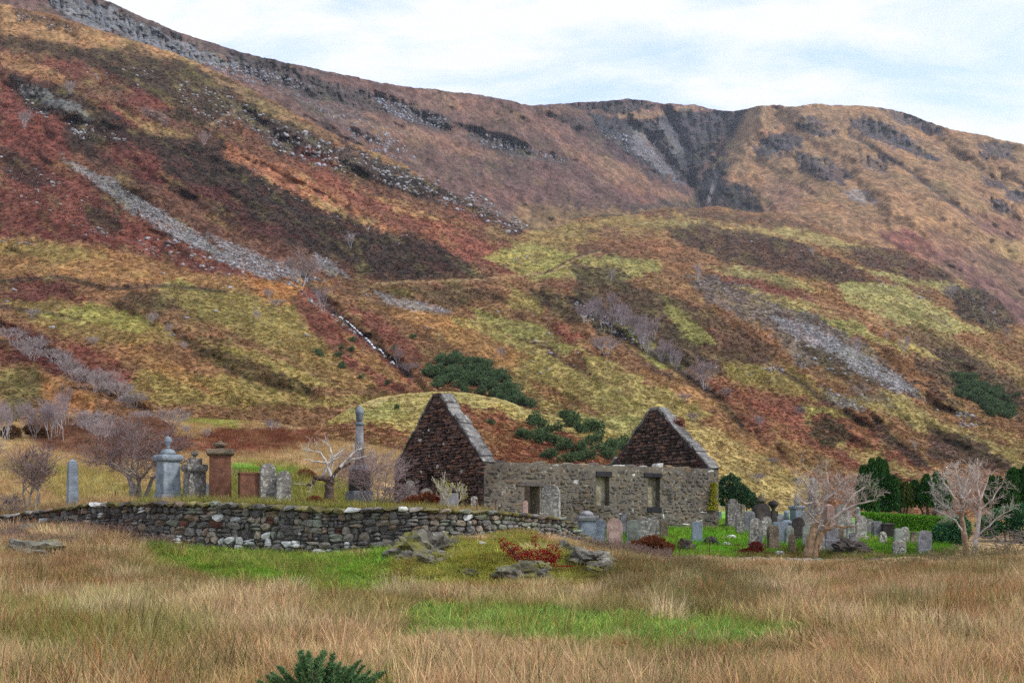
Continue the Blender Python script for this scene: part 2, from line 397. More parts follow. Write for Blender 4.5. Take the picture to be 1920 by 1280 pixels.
A_ITEMS = [
 (C(100,66,54),.85,30,[(-400,40),(0,60),(440,170),(640,280),(900,430),(960,500),(700,540),(560,520),(300,500),(0,440),(-400,440)]), (C(118,80,62),.6,20,[(900,400),(1100,410),(1200,470),(1000,520),(900,470)]),
 (C(148,104,74),.9,14,[(1340,870),(1920,880),(2300,880),(2300,1000),(1300,1000)]), (C(164,142,84),.9,10,[(1340,880),(1480,890),(1560,925),(1500,990),(1340,990)]), (C(128,80,62),.8,10,[(1560,890),(1700,880),(1760,900),(1700,940),(1600,930)]),
 (C(165,125,80),.9,8,[(0,5),(100,40),(200,66),(330,98),(430,140),(360,122),(250,100),(120,84),(0,62)]),
 (HEA,.8,8,[(0,66),(100,78),(160,98),(120,112),(0,92)]), (DHE,.7,6,[(30,14),(110,42),(140,56),(100,56),(30,38)]),
 (HEA,.9,10,[(130,92),(260,88),(320,112),(430,144),(560,222),(640,262),(600,290),(430,215),(440,200),(400,240),(330,232),(250,195),(190,150),(150,120)]),
 (RED,.8,8,[(210,145),(260,165),(320,205),(300,212),(240,195)]), (RED,.7,8,[(90,108),(200,128),(235,165),(160,152),(80,125)]),
 (C(150,118,80),.7,5,[(395,138),(470,172),(560,222),(640,262),(630,268),(540,228),(440,175)]),
 (C(155,115,75),.8,6,[(0,98),(60,118),(125,150),(118,168),(60,140),(0,125)]),
 (RED,.9,10,[(0,150),(50,195),(110,215),(140,260),(130,300),(80,290),(0,240)]),
 (RED,.8,8,[(170,185),(230,205),(260,228),(300,240),(240,238),(190,215)]),
 (C(150,122,72),.8,6,[(215,205),(300,232),(370,255),(330,258),(260,240)]),
 (DHE,.9,7,[(8,133),(60,148),(112,160),(175,190),(218,215),(235,243),(180,240),(120,222),(60,204),(18,170)]),
 (C(104,106,106),.9,5,[(25,148),(75,165),(112,180),(165,200),(180,222),(140,216),(90,202),(45,182)]),
 (DHE,.95,12,[(130,222),(230,238),(330,255),(420,268),(480,318),(560,352),(640,396),(700,426),(780,440),(860,478),(925,520),(760,530),(680,516),(640,495),(560,470),(480,440),(400,400),(350,370),(240,330),(180,300),(120,290)]),
 (RED,.8,12,[(185,270),(290,280),(305,330),(230,322)]), (DRED,.7,12,[(300,330),(420,358),(465,402),(380,384)]), (DRED,.6,10,[(420,400),(520,420),(560,450),(470,440)]),
 (RED,.8,10,[(0,232),(110,300),(180,350),(260,400),(330,445),(420,490),(560,532),(400,527),(260,472),(150,452),(0,447)]),
 (DHE,.75,9,[(0,270),(60,300),(105,340),(60,352),(0,322)]), (HEA,.8,8,[(165,388),(222,393),(235,435),(200,446),(170,420)]), (DHE,.6,8,[(150,330),(220,370),(250,400),(190,380)]),
 (C(132,128,128),.95,4,[(116,294),(160,316),(232,352),(292,385),(342,420),(402,462),(462,498),(532,524),(560,540),(500,527),(430,492),(368,466),(316,440),(248,396),(178,346)]),
 (C(135,130,130),.8,5,[(390,435),(440,462),(520,494),(605,525),(560,532),(480,507),(420,477)]), (GRY,.9,4,[(588,478),(622,488),(655,516),(630,522),(600,502)]),
 (C(152,112,62),.85,10,[(0,450),(130,455),(260,480),(380,512),(620,532),(600,548),(300,532),(0,522)]),
 (OLI,.7,10,[(0,455),(120,458),(200,480),(120,490),(0,480)]),
 (DRED,.9,8,[(0,522),(90,518),(150,535),(175,560),(110,567),(0,572)]),
 (OLI,.6,10,[(0,560),(120,565),(300,600),(340,640),(200,650),(60,610)]),
 (C(150,142,62),.95,6,[(78,592),(160,567),(205,572),(262,600),(296,618),(250,626),(180,608),(100,602)]),
 (C(146,138,66),.9,6,[(268,537),(340,527),(410,545),(480,562),(420,562),(300,550)]),
 (C(84,70,46),.85,8,[(200,570),(260,546),(345,546),(410,566),(350,578),(280,584)]), (C(98,70,48),.6,9,[(300,570),(400,575),(470,600),(380,600)]),
 (OLI,.85,14,[(300,552),(560,545),(610,585),(560,600),(650,665),(600,705),(480,642),(380,592)]),
 (C(168,116,58),.85,9,[(465,522),(560,530),(590,562),(520,572),(480,552)]),
 (C(80,70,38),.95,7,[(330,632),(400,628),(470,668),(540,698),(596,730),(570,742),(480,732),(440,707),(380,672)]),
 (DRED,.95,10,[(0,598),(60,620),(150,678),(205,722),(140,712),(80,692),(0,682)]), (RED,.85,10,[(90,620),(250,690),(328,757),(230,732),(130,682)]),
 (C(108,100,50),.9,9,[(0,692),(60,692),(92,730),(40,785),(0,785)]), (C(168,112,58),.85,9,[(76,700),(185,740),(165,785),(96,775)]),
 (OLI,.8,10,[(250,690),(400,700),(600,750),(780,735),(640,765),(300,760),(235,742)]),
 (RED,.85,10,[(585,530),(645,590),(745,680),(785,735),(700,727),(600,652),(545,562)]), (RED,.8,8,[(640,560),(705,588),(785,650),(792,692),(740,662),(680,612)]),
 (C(150,120,64),.7,10,[(520,600),(600,640),(700,720),(640,730),(540,660)]),
 (C(162,104,70),.85,8,[(420,268),(560,318),(705,400),(765,432),(720,432),(620,392),(500,342),(415,290)]),
 (C(136,80,62),.9,10,[(560,302),(640,332),(745,380),(865,430),(985,470),(985,522),(900,502),(780,432),(640,372)]),
 (C(160,132,76),.8,5,[(560,352),(640,390),(725,422),(690,422),(600,382)]), (C(164,128,76),.7,6,[(640,338),(720,370),(800,400),(860,425),(780,412),(690,370)]),
 (C(74,62,56),.92,8,[(440,188),(520,228),(620,268),(720,300),(800,332),(900,368),(995,425),(960,442),(900,412),(800,372),(700,338),(600,314),(520,284),(470,242)]),
 (RED,.75,7,[(556,268),(645,300),(625,322),(556,292)]), (DHE,.8,8,[(700,305),(800,340),(880,380),(820,372),(740,345)]), (RED,.7,9,[(820,372),(900,400),(960,430),(900,425),(840,395)]),
 (C(146,124,68),.85,10,[(1000,432),(1100,412),(1200,402),(1310,398),(1250,432),(1100,457),(1000,482),(940,472)]), (C(115,80,64),.7,7,[(1085,430),(1165,424),(1155,446)]),
 (YGR,.85,10,[(900,482),(1000,460),(1105,480),(1095,512),(1000,522)]), (C(152,146,78),.9,8,[(1075,482),(1200,480),(1245,502),(1160,532),(1055,522)]),
 (C(130,86,62),.7,9,[(1010,520),(1070,515),(1180,545),(1160,570),(1060,550)]), (C(140,96,66),.6,12,[(1100,440),(1260,440),(1300,480),(1180,475)]),
 (C(92,74,48),.85,8,[(690,547),(800,532),(900,537),(965,562),(880,567),(860,582),(780,562)]), (OLI,.6,8,[(690,530),(760,540),(800,550),(720,545)]),
 (C(142,134,132),.85,5,[(700,545),(760,560),(855,582),(840,592),(760,577),(718,566)]),
 (C(168,124,68),.9,10,[(700,577),(820,590),(905,620),(1005,680),(1065,732),(980,702),(880,662),(780,612)]),
 (C(152,146,76),.9,8,[(880,580),(1000,610),(1085,652),(1060,667),(960,627),(890,602)]), (OLI,.8,8,[(960,540),(1022,560),(1012,592),(955,572)]),
 (DHE,.85,8,[(990,540),(1080,560),(1105,602),(1060,602),(1010,572)]), (C(84,64,46),.85,7,[(960,635),(1022,640),(1085,680),(1155,722),(1120,722),(1040,682)]),
 (C(76,64,48),.92,9,[(1070,490),(1140,498),(1205,540),(1290,560),(1305,640),(1355,702),(1260,682),(1160,632),(1090,592)]),
 (C(52,46,48),.9,7,[(1075,560),(1160,608),(1225,642),(1180,642),(1115,622)]), (C(132,68,58),.85,6,[(1036,602),(1092,630),(1082,642),(1042,622)]),
 (YGR,.9,7,[(1155,602),(1222,640),(1285,692),(1240,692),(1180,642)]), (C(150,138,72),.9,12,[(1000,662),(1100,702),(1185,742),(1265,762),(1240,792),(1100,792),(1020,767),(955,702)]),
 (C(162,120,70),.85,8,[(1200,690),(1300,730),(1360,762),(1300,772),(1240,742)]), (C(130,82,58),.7,9,[(985,705),(1060,740),(1160,780),(1060,770),(1000,735)]),
 (C(154,152,84),.85,8,[(1000,777),(1160,780),(1205,792),(1180,832),(1080,802)]),
 (C(160,142,84),.9,6,[(1190,422),(1300,416),(1480,426),(1640,460),(1600,472),(1480,447),(1280,428)]), (C(102,78,62),.85,6,[(1170,398),(1320,390),(1460,406),(1590,440),(1480,426),(1300,409)]),
 (C(78,60,50),.95,8,[(1255,430),(1330,420),(1440,434),(1505,460),(1605,500),(1645,532),(1560,532),(1480,517),(1380,492),(1280,462)]),
 (C(78,60,52),.9,8,[(1560,462),(1660,458),(1765,500),(1795,532),(1740,542),(1640,502)]), (C(156,146,84),.9,5,[(1600,500),(1700,520),(1800,530),(1860,545),(1800,545),(1700,535)]),
 (C(70,60,54),.95,6,[(1770,542),(1830,530),(1882,560),(1910,602),(1870,622),(1800,592)]),
 (C(156,150,86),.9,8,[(1560,530),(1700,540),(1765,580),(1855,622),(1740,622),(1640,592),(1580,562)]), (C(152,142,84),.85,7,[(1330,498),(1480,518),(1545,545),(1480,542),(1360,517)]),
 (C(130,76,64),.9,7,[(1305,520),(1400,518),(1500,550),(1595,582),(1580,592),(1480,572),(1380,552)]), (C(156,118,78),.8,8,[(1500,560),(1640,580),(1705,620),(1600,622),(1520,592)]),
 (C(150,148,76),.9,6,[(1528,594),(1600,604),(1636,632),(1580,632)]),
 (C(112,92,66),.75,10,[(1640,600),(1780,630),(1900,690),(1800,680),(1700,640)]),
 (C(104,94,88),.92,6,[(1288,518),(1340,518),(1420,540),(1480,568),(1540,600),(1620,648),(1700,708),(1735,752),(1700,747),(1640,722),(1560,684),(1500,684),(1440,622),(1380,592),(1320,562)]),
 (C(96,82,54),.7,8,[(1500,640),(1580,680),(1640,720),(1560,700)]), (C(148,144,146),.85,5,[(1440,590),(1520,608),(1600,656),(1690,708),(1724,748),(1620,702),(1540,652),(1470,622)]),
 (C(106,106,110),.9,5,[(1535,718),(1600,748),(1624,768),(1570,762),(1545,742)]),
 (C(84,64,48),.9,9,[(1290,562),(1380,612),(1465,660),(1400,722),(1340,692),(1290,622)]), (YGR,.7,9,[(1240,560),(1300,590),(1340,640),(1300,650),(1260,610)]),
 (OLI,.85,10,[(1350,680),(1480,690),(1570,740),(1500,762),(1400,742)]), (C(128,76,58),.92,12,[(1320,702),(1440,730),(1560,757),(1640,800),(1700,840),(1745,882),(1600,882),(1500,862),(1400,802)]),
 (C(150,118,66),.7,10,[(1440,800),(1540,850),(1620,890),(1500,890)]),
 (YGR,.85,7,[(1500,760),(1560,762),(1600,780),(1540,778),(1510,790)]),
 (C(72,64,42),.95,6,[(1513,790),(1550,780),(1592,805),(1592,836),(1540,840)]), (C(76,68,46),.9,6,[(1655,775),(1700,780),(1738,800),(1700,802)]), (C(92,78,56),.8,7,[(1638,800),(1692,832),(1650,852)]),
 (C(158,140,78),.92,9,[(1560,742),(1680,738),(1765,790),(1920,852),(1920,884),(1800,842),(1700,792),(1620,762)]),
 (C(82,68,56),.9,9,[(1700,640),(1800,660),(1920,722),(1920,792),(1800,742),(1720,702)]), (C(84,66,58),.9,8,[(1740,802),(1850,832),(1920,892),(1840,872),(1735,862)]),
 (C(150,128,76),.8,8,[(1700,600),(1800,640),(1920,695),(1920,722),(1840,672)]), (C(146,122,70),.8,9,[(1740,742),(1840,790),(1920,820),(1920,850),(1820,800)]),
 (C(168,146,82),.92,8,[(1275,778),(1340,800),(1420,848),(1500,888),(1550,922),(1360,930),(1280,860)]), (C(156,112,66),.8,8,[(1290,770),(1380,800),(1480,868),(1540,900),(1470,880),(1380,830)]),
 (C(140,106,80),.8,3,[(385,238),(415,222),(440,208)],3), (C(104,86,82),.9,3,[(270,208),(300,218),(310,228)],7),
 (C(158,128,88),.85,2.5,[(676,548),(705,534),(745,529),(830,528),(905,524),(985,516),(1040,507),(1060,495),(1090,480),(1125,472)],2.5),
 (C(70,60,48),.8,2.5,[(1020,512),(1058,492),(1090,477),(1120,470)],2), (C(74,62,50),.8,2.5,[(1120,405),(1160,403),(1200,398)],2.5),
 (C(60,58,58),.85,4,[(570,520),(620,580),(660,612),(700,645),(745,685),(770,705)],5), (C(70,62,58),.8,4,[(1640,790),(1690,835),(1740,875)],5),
 (C(112,104,104),.7,4,[(1200,640),(1260,680),(1330,730)],4),
 (C(58,48,40),.8,4,[(0,528),(120,520),(200,540),(300,536),(420,545)],4), (C(64,50,42),.75,4,[(0,575),(80,585),(150,600)],4), (C(60,50,42),.8,4,[(1060,560),(1160,630),(1250,680),(1330,735),(1390,800)],5), (C(66,54,46),.75,4,[(1460,690),(1560,760),(1640,805),(1725,872)],5),  # crease darkening put into the colour along terrace edges and gullies
 (C(164,150,78),.8,6,[(1080,650),(1160,690),(1260,735),(1330,780),(1300,790),(1220,755),(1120,710)]), (C(160,146,76),.8,6,[(840,590),(920,612),(1010,655),(1090,700),(1060,705),(960,655),(860,610)]), (C(160,140,70),.75,7,[(420,560),(520,590),(600,640),(560,640),(460,600)]), (C(152,138,64),.75,8,[(380,640),(470,655),(560,690),(640,735),(580,720),(480,680)]),
 (C(164,148,84),.8,6,[(1380,540),(1480,556),(1560,585),(1520,588),(1440,565)]), (C(164,150,82),.8,6,[(1600,625),(1700,640),(1780,680),(1700,665)]), (C(60,50,44),.75,6,[(1700,700),(1780,745),(1860,800),(1780,770)]), (C(164,146,80),.8,6,[(1560,830),(1640,850),(1760,900),(1640,880)]),
 (C(48,42,40),.8,5,[(700,300),(760,330),(800,350),(740,340)]), (C(48,42,40),.8,5,[(620,250),(700,290),(760,325),(690,305)]), (C(56,48,42),.8,5,[(330,258),(420,290),(400,300),(340,275)]), (C(46,40,36),.7,6,[(480,345),(600,400),(700,450),(620,440),(520,390)]), (C(108,52,46),.75,7,[(40,400),(150,420),(240,460),(140,450),(40,430)]), (C(100,50,44),.75,7,[(260,300),(330,340),(300,350),(250,330)]),
 (C(166,128,74),.8,5,[(0,500),(100,498),(260,512),(420,524),(260,522),(100,512)]), (C(150,110,60),.7,8,[(200,640),(300,660),(420,740),(330,720)]), (C(158,120,66),.7,7,[(640,620),(700,660),(760,720),(700,700)]), (C(70,58,48),.7,5,[(1130,620),(1200,668),(1290,720),(1230,700)]), (C(110,100,96),.6,5,[(1560,690),(1640,735),(1690,765),(1620,745)]),
]
F_ITEMS = [
 (C(138,108,72),.9,12,[(960,392),(1100,385),(1250,372),(1330,372),(1480,395),(1480,470),(960,480)]), (C(84,66,58),.7,6,[(1050,388),(1150,384),(1260,378),(1180,394)]),
 (C(160,122,84),1.0,10,[(1392,205),(1500,180),(2400,180),(2400,900),(1500,900),(1470,420),(1420,395),(1370,345),(1340,320)]),
 (C(94,80,76),.9,6,[(60,-30),(190,-5),(330,58),(440,93),(640,138),(640,152),(440,112),(330,80),(190,20)]),
 (C(118,122,128),.95,4,[(40,-20),(110,-10),(190,8),(262,40),(335,72),(405,102),(450,118),(430,128),(380,122),(330,108),(262,84),(200,58),(120,26)]),
 (C(76,68,66),.85,6,[(100,18),(200,60),(262,86),(330,108),(400,128),(360,126),(260,100),(160,60)]),
 (C(78,74,74),.85,8,[(430,100),(540,125),(640,160),(700,172),(760,194),(832,214),(855,246),(790,237),(730,217),(640,200),(540,170),(450,140)]),
 (C(104,88,86),.8,8,[(540,170),(640,205),(740,240),(700,260),(600,225)]), (C(140,104,80),.7,8,[(640,228),(760,235),(860,265),(960,300),(860,290),(740,262)]),
 (C(84,78,78),.9,7,[(860,234),(960,262),(1012,290),(1075,300),(1040,308),(960,292),(895,270)]), (C(134,98,80),.6,8,[(760,165),(900,190),(1000,215),(1100,260),(960,240),(840,205)]),
 (C(62,61,66),.92,5,[(1055,196),(1180,184),(1228,197),(1200,216),(1150,221),(1098,206)]), (C(86,78,78),.8,5,[(1000,196),(1060,194),(1055,205),(1005,205)]),
 (C(150,118,88),.85,5,[(1130,219),(1230,205),(1300,199),(1372,211),(1290,209),(1200,227)]),
 (C(104,78,74),.8,10,[(900,300),(1100,300),(1250,368),(1260,395),(1100,392),(950,362)]), (C(142,106,80),.7,8,[(1040,268),(1150,300),(1300,374),(1250,376),(1130,332)]),
 (C(74,62,66),.85,7,[(1020,215),(1110,225),(1180,262),(1240,320),(1280,360),(1210,330),(1120,270)]),
 (C(64,67,74),.95,6,[(1100,215),(1180,230),(1260,214),(1335,206),(1392,211),(1370,242),(1330,292),(1295,352),(1240,332),(1180,290),(1130,250)]),
 (C(122,120,126),.8,6,[(1175,238),(1215,256),(1272,330),(1290,357),(1250,332),(1200,290)]), (C(110,110,116),.7,5,[(1230,225),(1270,240),(1290,290),(1260,280)]),
 (C(48,51,58),.95,6,[(1383,214),(1398,214),(1350,282),(1300,350),(1312,388),(1425,398),(1412,350),(1362,342),(1372,310),(1352,292)]), (C(130,126,130),.8,3,[(1345,325),(1338,350),(1330,378)],4),
 (C(74,66,62),.8,6,[(1150,385),(1300,372),(1420,392),(1480,405),(1300,400)]),
 (CRAG,.92,5,[(1413,276),(1440,254),(1475,249),(1502,262),(1502,282),(1460,287),(1418,294)]), (CRAG,.85,6,[(1488,288),(1540,294),(1592,330),(1587,347),(1540,337),(1498,317)]),
 (CRAG,.92,5,[(1578,221),(1640,224),(1702,255),(1768,300),(1740,302),(1680,277),(1618,247)]), (CRAG,.75,6,[(1488,229),(1530,224),(1562,250),(1540,262),(1503,246)]),
 (CRAG,.8,6,[(1648,204),(1720,214),(1778,250),(1740,252),(1688,229)]), (CRAG,.8,6,[(1828,270),(1890,269),(1902,300),(1850,300)]), (CRAG,.8,5,[(1838,329),(1885,334),(1880,354),(1848,352)]),
 (CRAG,.85,5,[(1888,354),(1930,354),(1930,377),(1893,372)]), (CRAG,.8,5,[(1848,374),(1902,377),(1907,397),(1868,397)]), (CRAG,.6,6,[(1608,284),(1672,300),(1662,322),(1618,307)]),
 (C(152,140,140),.85,5,[(1583,354),(1620,359),(1637,377),(1600,377)]), (C(84,74,72),.9,2.5,[(1590,250),(1640,280),(1690,312),(1735,345),(1785,382),(1840,420),(1893,447)],3.2),
 (C(150,130,84),.8,4,[(1376,250),(1386,262),(1350,302),(1333,322)]), (C(134,96,84),.6,10,[(1440,330),(1540,350),(1500,400),(1430,390)]),
 (C(122,72,72),.9,7,[(1650,430),(1722,440),(1785,470),(1765,502),(1700,492)]), (C(128,94,82),.8,10,[(1740,430),(1930,505),(1930,690),(1850,602),(1780,522)]),
 (C(160,130,84),.85,6,[(1850,449),(1930,450),(1930,502),(1880,482)]), (C(118,80,78),.7,8,[(1780,480),(1850,520),(1920,580),(1920,620),(1840,560)]), (C(124,86,78),.7,8,[(1800,400),(1920,405),(1920,445),(1850,440)]),
]
D_ITEMS = [(C(126,72,50),.95,9,[(840,752),(940,768),(1000,798),(1080,818),(1170,846),(1200,900),(880,900),(850,800)]), (C(122,76,54),.9,8,[(580,796),(640,792),(700,790),(770,802),(780,880),(560,880)]),
           (C(150,146,78),.8,6,[(660,765),(740,758),(770,780),(700,785)]), (C(164,146,92),.7,6,[(620,775),(690,748),(760,738),(700,760)])]
# rows: (pixel polygon, number, smallest, largest rock in metres)
ROCKS = [
 ([(116,294),(160,316),(232,352),(292,385),(342,420),(402,462),(462,498),(532,524),(560,540),(500,527),(430,492),(368,466),(316,440),(248,396),(178,346)],2600,.22,.9),
 ([(390,435),(440,462),(520,494),(605,525),(560,532),(480,507),(420,477)],700,.3,1.1), ([(588,478),(622,488),(655,516),(630,522),(600,502)],220,.3,.8),
 ([(240,430),(330,445),(420,480),(520,525),(400,520),(270,470)],260,.3,1.5), ([(130,420),(200,430),(210,450),(150,445)],60,.3,1.2), ([(0,440),(60,450),(60,462),(0,465)],40,.3,1.3),
 ([(440,188),(520,228),(620,268),(720,300),(800,332),(900,368),(995,425),(960,442),(900,412),(800,372),(700,338),(600,314),(520,284),(470,242)],1500,.4,2.3),
 ([(330,150),(430,170),(470,230),(420,240),(340,200)],320,.4,1.6), ([(30,15),(110,42),(160,65),(100,56),(30,40)],120,.4,1.4), ([(150,120),(300,130),(260,170),(160,150)],70,.4,1.4),
 ([(0,150),(60,210),(160,260),(200,260),(120,230),(40,180)],90,.4,1.6), ([(110,225),(190,240),(240,265),(150,262)],90,.4,1.4), ([(0,290),(120,330),(240,420),(100,400),(0,360)],140,.3,1.2),
 ([(300,220),(560,330),(820,470),(760,470),(500,360)],120,.3,1.2), ([(930,455),(1020,490),(980,500)],50,.3,1.3), ([(700,545),(760,560),(855,582),(840,592),(760,577),(718,566)],500,.2,.7),
 ([(1440,590),(1520,608),(1600,656),(1690,708),(1724,748),(1620,702),(1540,652),(1470,622)],1700,.25,.85), ([(1288,518),(1420,540),(1540,600),(1700,708),(1640,722),(1500,684),(1380,592)],900,.2,.8),
 ([(1535,718),(1600,748),(1624,768),(1570,762),(1545,742)],160,.2,.7), ([(1430,680),(1470,685),(1470,702),(1440,700)],60,.3,.9), ([(1380,440),(1520,465),(1640,530),(1500,520)],90,.3,1.0),
 ([(1640,515),(1690,530),(1680,545),(1640,540)],60,.3,.9), ([(1710,540),(1750,545),(1750,565),(1715,560)],70,.4,1.5), ([(1740,590),(1800,600),(1780,615)],60,.3,1.0), ([(1800,540),(1890,580),(1890,610),(1820,580)],120,.3,1.1),
 ([(1790,770),(1830,775),(1830,800),(1800,800)],60,.4,1.2), ([(1070,560),(1230,640),(1200,650),(1090,600)],160,.4,1.4), ([(700,150),(1500,440),(600,300)],0,1,1),
 ([(0,450),(600,540),(600,640),(0,620)],80,.25,1.1), ([(640,540),(1100,560),(1200,780),(700,600)],110,.25,1.0), ([(1300,500),(1900,640),(1800,800),(1300,700)],160,.25,1.0),
 ([(960,770),(1010,765),(1010,775),(960,782)],10,.3,.8), ([(560,540),(640,600),(760,700),(770,710),(640,610),(560,550)],140,.3,.9),
]
ROCKS_F = [
 ([(40,-20),(190,10),(335,74),(450,118),(430,126),(330,106),(200,56)],170,.8,2.6), ([(380,120),(450,118),(560,150),(600,170),(520,165),(430,150)],700,.7,2.4),
 ([(690,178),(760,200),(835,222),(850,246),(790,236),(730,216)],620,.9,3.0), ([(640,240),(740,250),(780,300),(700,300)],320,.8,3.0), ([(895,250),(975,262),(965,285),(905,275)],260,.9,3.2),
 ([(960,270),(1075,298),(1040,306)],120,.9,3), ([(440,130),(640,200),(800,260),(640,230)],200,.7,2.2), ([(1100,235),(1200,260),(1290,355),(1240,330)],260,1.2,4),
]

# ------------------------------------------------------------------ hills
CRAGS = [it[3] for it in F_ITEMS if it[0] in (CRAG, C(118,122,128), C(64,67,74), C(48,51,58), C(62,61,66), C(78,74,74), C(84,78,78))]
A_TOP = np.array([(-400,-160),(-100,-20),(0,8),(100,28),(200,62),(330,100),(440,150),(560,216),(640,260),(740,300),(820,345),(920,398),(960,418),(1000,436),(1040,428),(1085,408),(1130,400),(1180,404),(1240,388),(1290,393),(1335,384),(1400,399),(1450,398),(1485,413),(1530,418),(1565,440),(1610,444),(1650,462),(1700,470),(1760,502),(1805,528),(1870,556),(1903,598),(1960,650),(2100,740),(2300,800)], float)
F_TOP = np.array([(-400,-260),(-100,-130),(60,-48),(190,-2),(255,26),(330,59),(440,94),(540,119),(640,139),(750,162),(800,165),(860,174),(950,186),(985,196),(1000,199),(1015,196),(1058,196),(1070,193),(1150,188),(1182,185),(1215,189),(1235,194),(1300,196),(1345,206),(1384,211),(1410,200),(1450,197),(1500,201),(1520,193),(1550,196),(1640,200),(1680,206),(1710,217),(1760,236),(1800,246),(1850,255),(1885,264),(1920,270),(2100,330),(2300,400)], float)
D_TOP = np.array([(540,850),(580,818),(620,786),(660,762),(700,748),(760,737),(830,733),(880,736),(940,748),(1000,770),(1050,783),(1100,793),(1160,808),(1220,838),(1280,880)], float)
A_CTL = [(-300,800,140),(0,800,152),(300,790,157),(600,790,170),(900,790,195),(1200,800,195),(1200,880,165),(1500,900,195),(1500,965,165),(1920,890,220),(1920,965,185),(2200,890,225),(2200,965,185),
 (0,700,188),(0,620,218),(0,540,258),(0,500,300),(0,400,345),(0,250,420),(0,100,510),(0,10,570),(-300,400,330),(-300,0,540),
 (300,740,172),(300,620,218),(300,550,258),(300,525,305),(300,400,365),(300,250,455),(300,95,590),
 (600,740,190),(600,600,255),(600,530,330),(600,400,430),(600,245,570),
 (900,700,225),(900,600,290),(900,520,360),(900,480,420),(900,395,540),
 (1200,760,212),(1200,650,272),(1200,520,385),(1200,450,500),(1200,390,740),
 (1500,880,200),(1500,700,275),(1500,600,345),(1500,500,455),(1500,415,740),
 (1750,860,230),(1750,700,312),(1750,600,400),(1750,510,560),(1920,860,240),(1920,700,370),(1920,620,480),(2200,800,280),(2200,740,380)]
F_CTL = [(-300,-200,950),(0,-80,930),(0,60,820),(300,60,950),(300,150,800),(640,140,1080),(640,280,860),(1000,198,1350),(1000,440,880),(1200,188,1750),(1200,400,1080),(1290,355,1500),
 (1390,214,1850),(1500,195,1750),(1480,410,1150),(1700,212,1650),(1700,480,920),(1920,270,1450),(1920,640,760),(2250,400,1250),(2250,760,600)]
D_CTL = [(540,880,108),(700,880,110),(900,880,116),(1100,880,124),(1280,890,132),(700,800,132),(900,800,136),(1100,830,140),(620,790,140),(760,740,165),(900,740,168),(1050,785,168),(1200,830,168)]
def mk_depth(ctl):
    c = np.array(ctl, float)
    return TPS(c[:, :2], np.log(c[:, 2]), 500.0, 2e-3)
dA, dF, dD = mk_depth(A_CTL), mk_depth(F_CTL), mk_depth(D_CTL)
def relief(px, py, seed, amp):
    u = px * 0.87 + py * 0.5; v = -px * 0.5 + py * 0.87
    return amp * (0.020 * fbm(u / 190, v / 80, 2, seed) + 0.016 * (0.5 - np.abs(fbm(u / 110, v / 40, 3, seed + 1))) + 0.006 * fbm(u / 40, v / 20, 2, seed + 3) + 0.0042 * fbm(px / 15, py / 10, 3, seed + 2))
GULLY_A = [([(560,510),(620,580),(660,612),(700,645),(745,685),(790,730)],9,.020), ([(1060,560),(1160,630),(1250,680),(1330,735),(1390,800),(1460,860)],13,.022), ([(1290,560),(1380,625),(1460,690),(1560,760),(1640,805),(1725,872)],12,.011),
 ([(1540,600),(1640,660),(1720,745),(1800,800)],10,.010), ([(1700,610),(1800,690),(1920,780)],12,.018), ([(0,610),(60,650),(130,700),(210,740),(290,780)],12,.020), ([(200,572),(330,632),(400,680),(470,720),(580,745)],12,.016),
 ([(0,540),(150,545),(260,560)],9,.010), ([(130,240),(230,300),(330,370),(430,430),(560,500)],12,.012), ([(420,285),(540,340),(680,410),(820,480)],9,.010), ([(0,150),(120,230),(220,250)],10,.014), ([(960,540),(1060,590),(1100,640),(1160,720)],9,.012),
 ([(1260,440),(1400,490),(1560,530),(1700,545)],9,.010), ([(1760,520),(1800,590),(1920,690)],10,.016), ([(640,540),(760,560),(900,580),(1020,640),(1100,700)],9,.010), ([(440,200),(560,290),(700,340),(900,410)],10,.014), ([(1640,780),(1690,835),(1750,885)],8,.003), ([(1740,740),(1840,810),(1920,860)],9,.014)]
GULLY_F = [([(1392,212),(1350,285),(1300,352),(1306,390)],17,.060), ([(1180,235),(1220,262),(1280,345)],12,.035), ([(1250,210),(1285,280),(1295,345)],9,.03), ([(1590,250),(1690,312),(1785,382),(1893,447)],7,.012), ([(1345,320),(1335,380)],7,.02), ([(1020,215),(1120,262),(1230,340)],10,.02), ([(700,180),(850,250)],8,.012), ([(860,240),(1075,305)],8,.012), ([(1450,215),(1560,300),(1640,380)],14,.02), ([(1700,215),(1800,300),(1920,350)],14,.02)]
def carve(px, py, lines, warp):
    out = np.zeros(np.shape(px)); wx = px + warp * fbm(px / 30, py / 22, 3, 2); wy = py + warp * fbm(px / 26, py / 24, 3, 5)
    for pts, wd, dp in lines:
        Q = np.array(pts, float); s = (px > Q[:, 0].min() - 60) & (px < Q[:, 0].max() + 60) & (py > Q[:, 1].min() - 60) & (py < Q[:, 1].max() + 60)
        if np.any(s): out[s] += dp * (np.exp(-(line_d(wx[s], wy[s], pts) / wd) ** 2) - .35 * np.exp(-((line_d(wx[s], wy[s], pts) - 2.2 * wd) / wd) ** 2))
    return out
CRAGS_A = [[(25,148),(75,165),(112,180),(165,200),(180,222),(140,216),(90,202),(45,182)], [(1075,560),(1160,608),(1225,642),(1180,642),(1115,622)], [(1770,542),(1830,530),(1882,560),(1910,602),(1870,622),(1800,592)], [(335,255),(400,265),(430,290),(380,285)], [(440,188),(520,228),(620,268),(720,300),(800,332),(900,368),(995,425),(960,442),(900,412),(800,372),(700,338),(600,314),(520,284),(470,242)], [(1700,535),(1755,540),(1760,570),(1710,565)]]
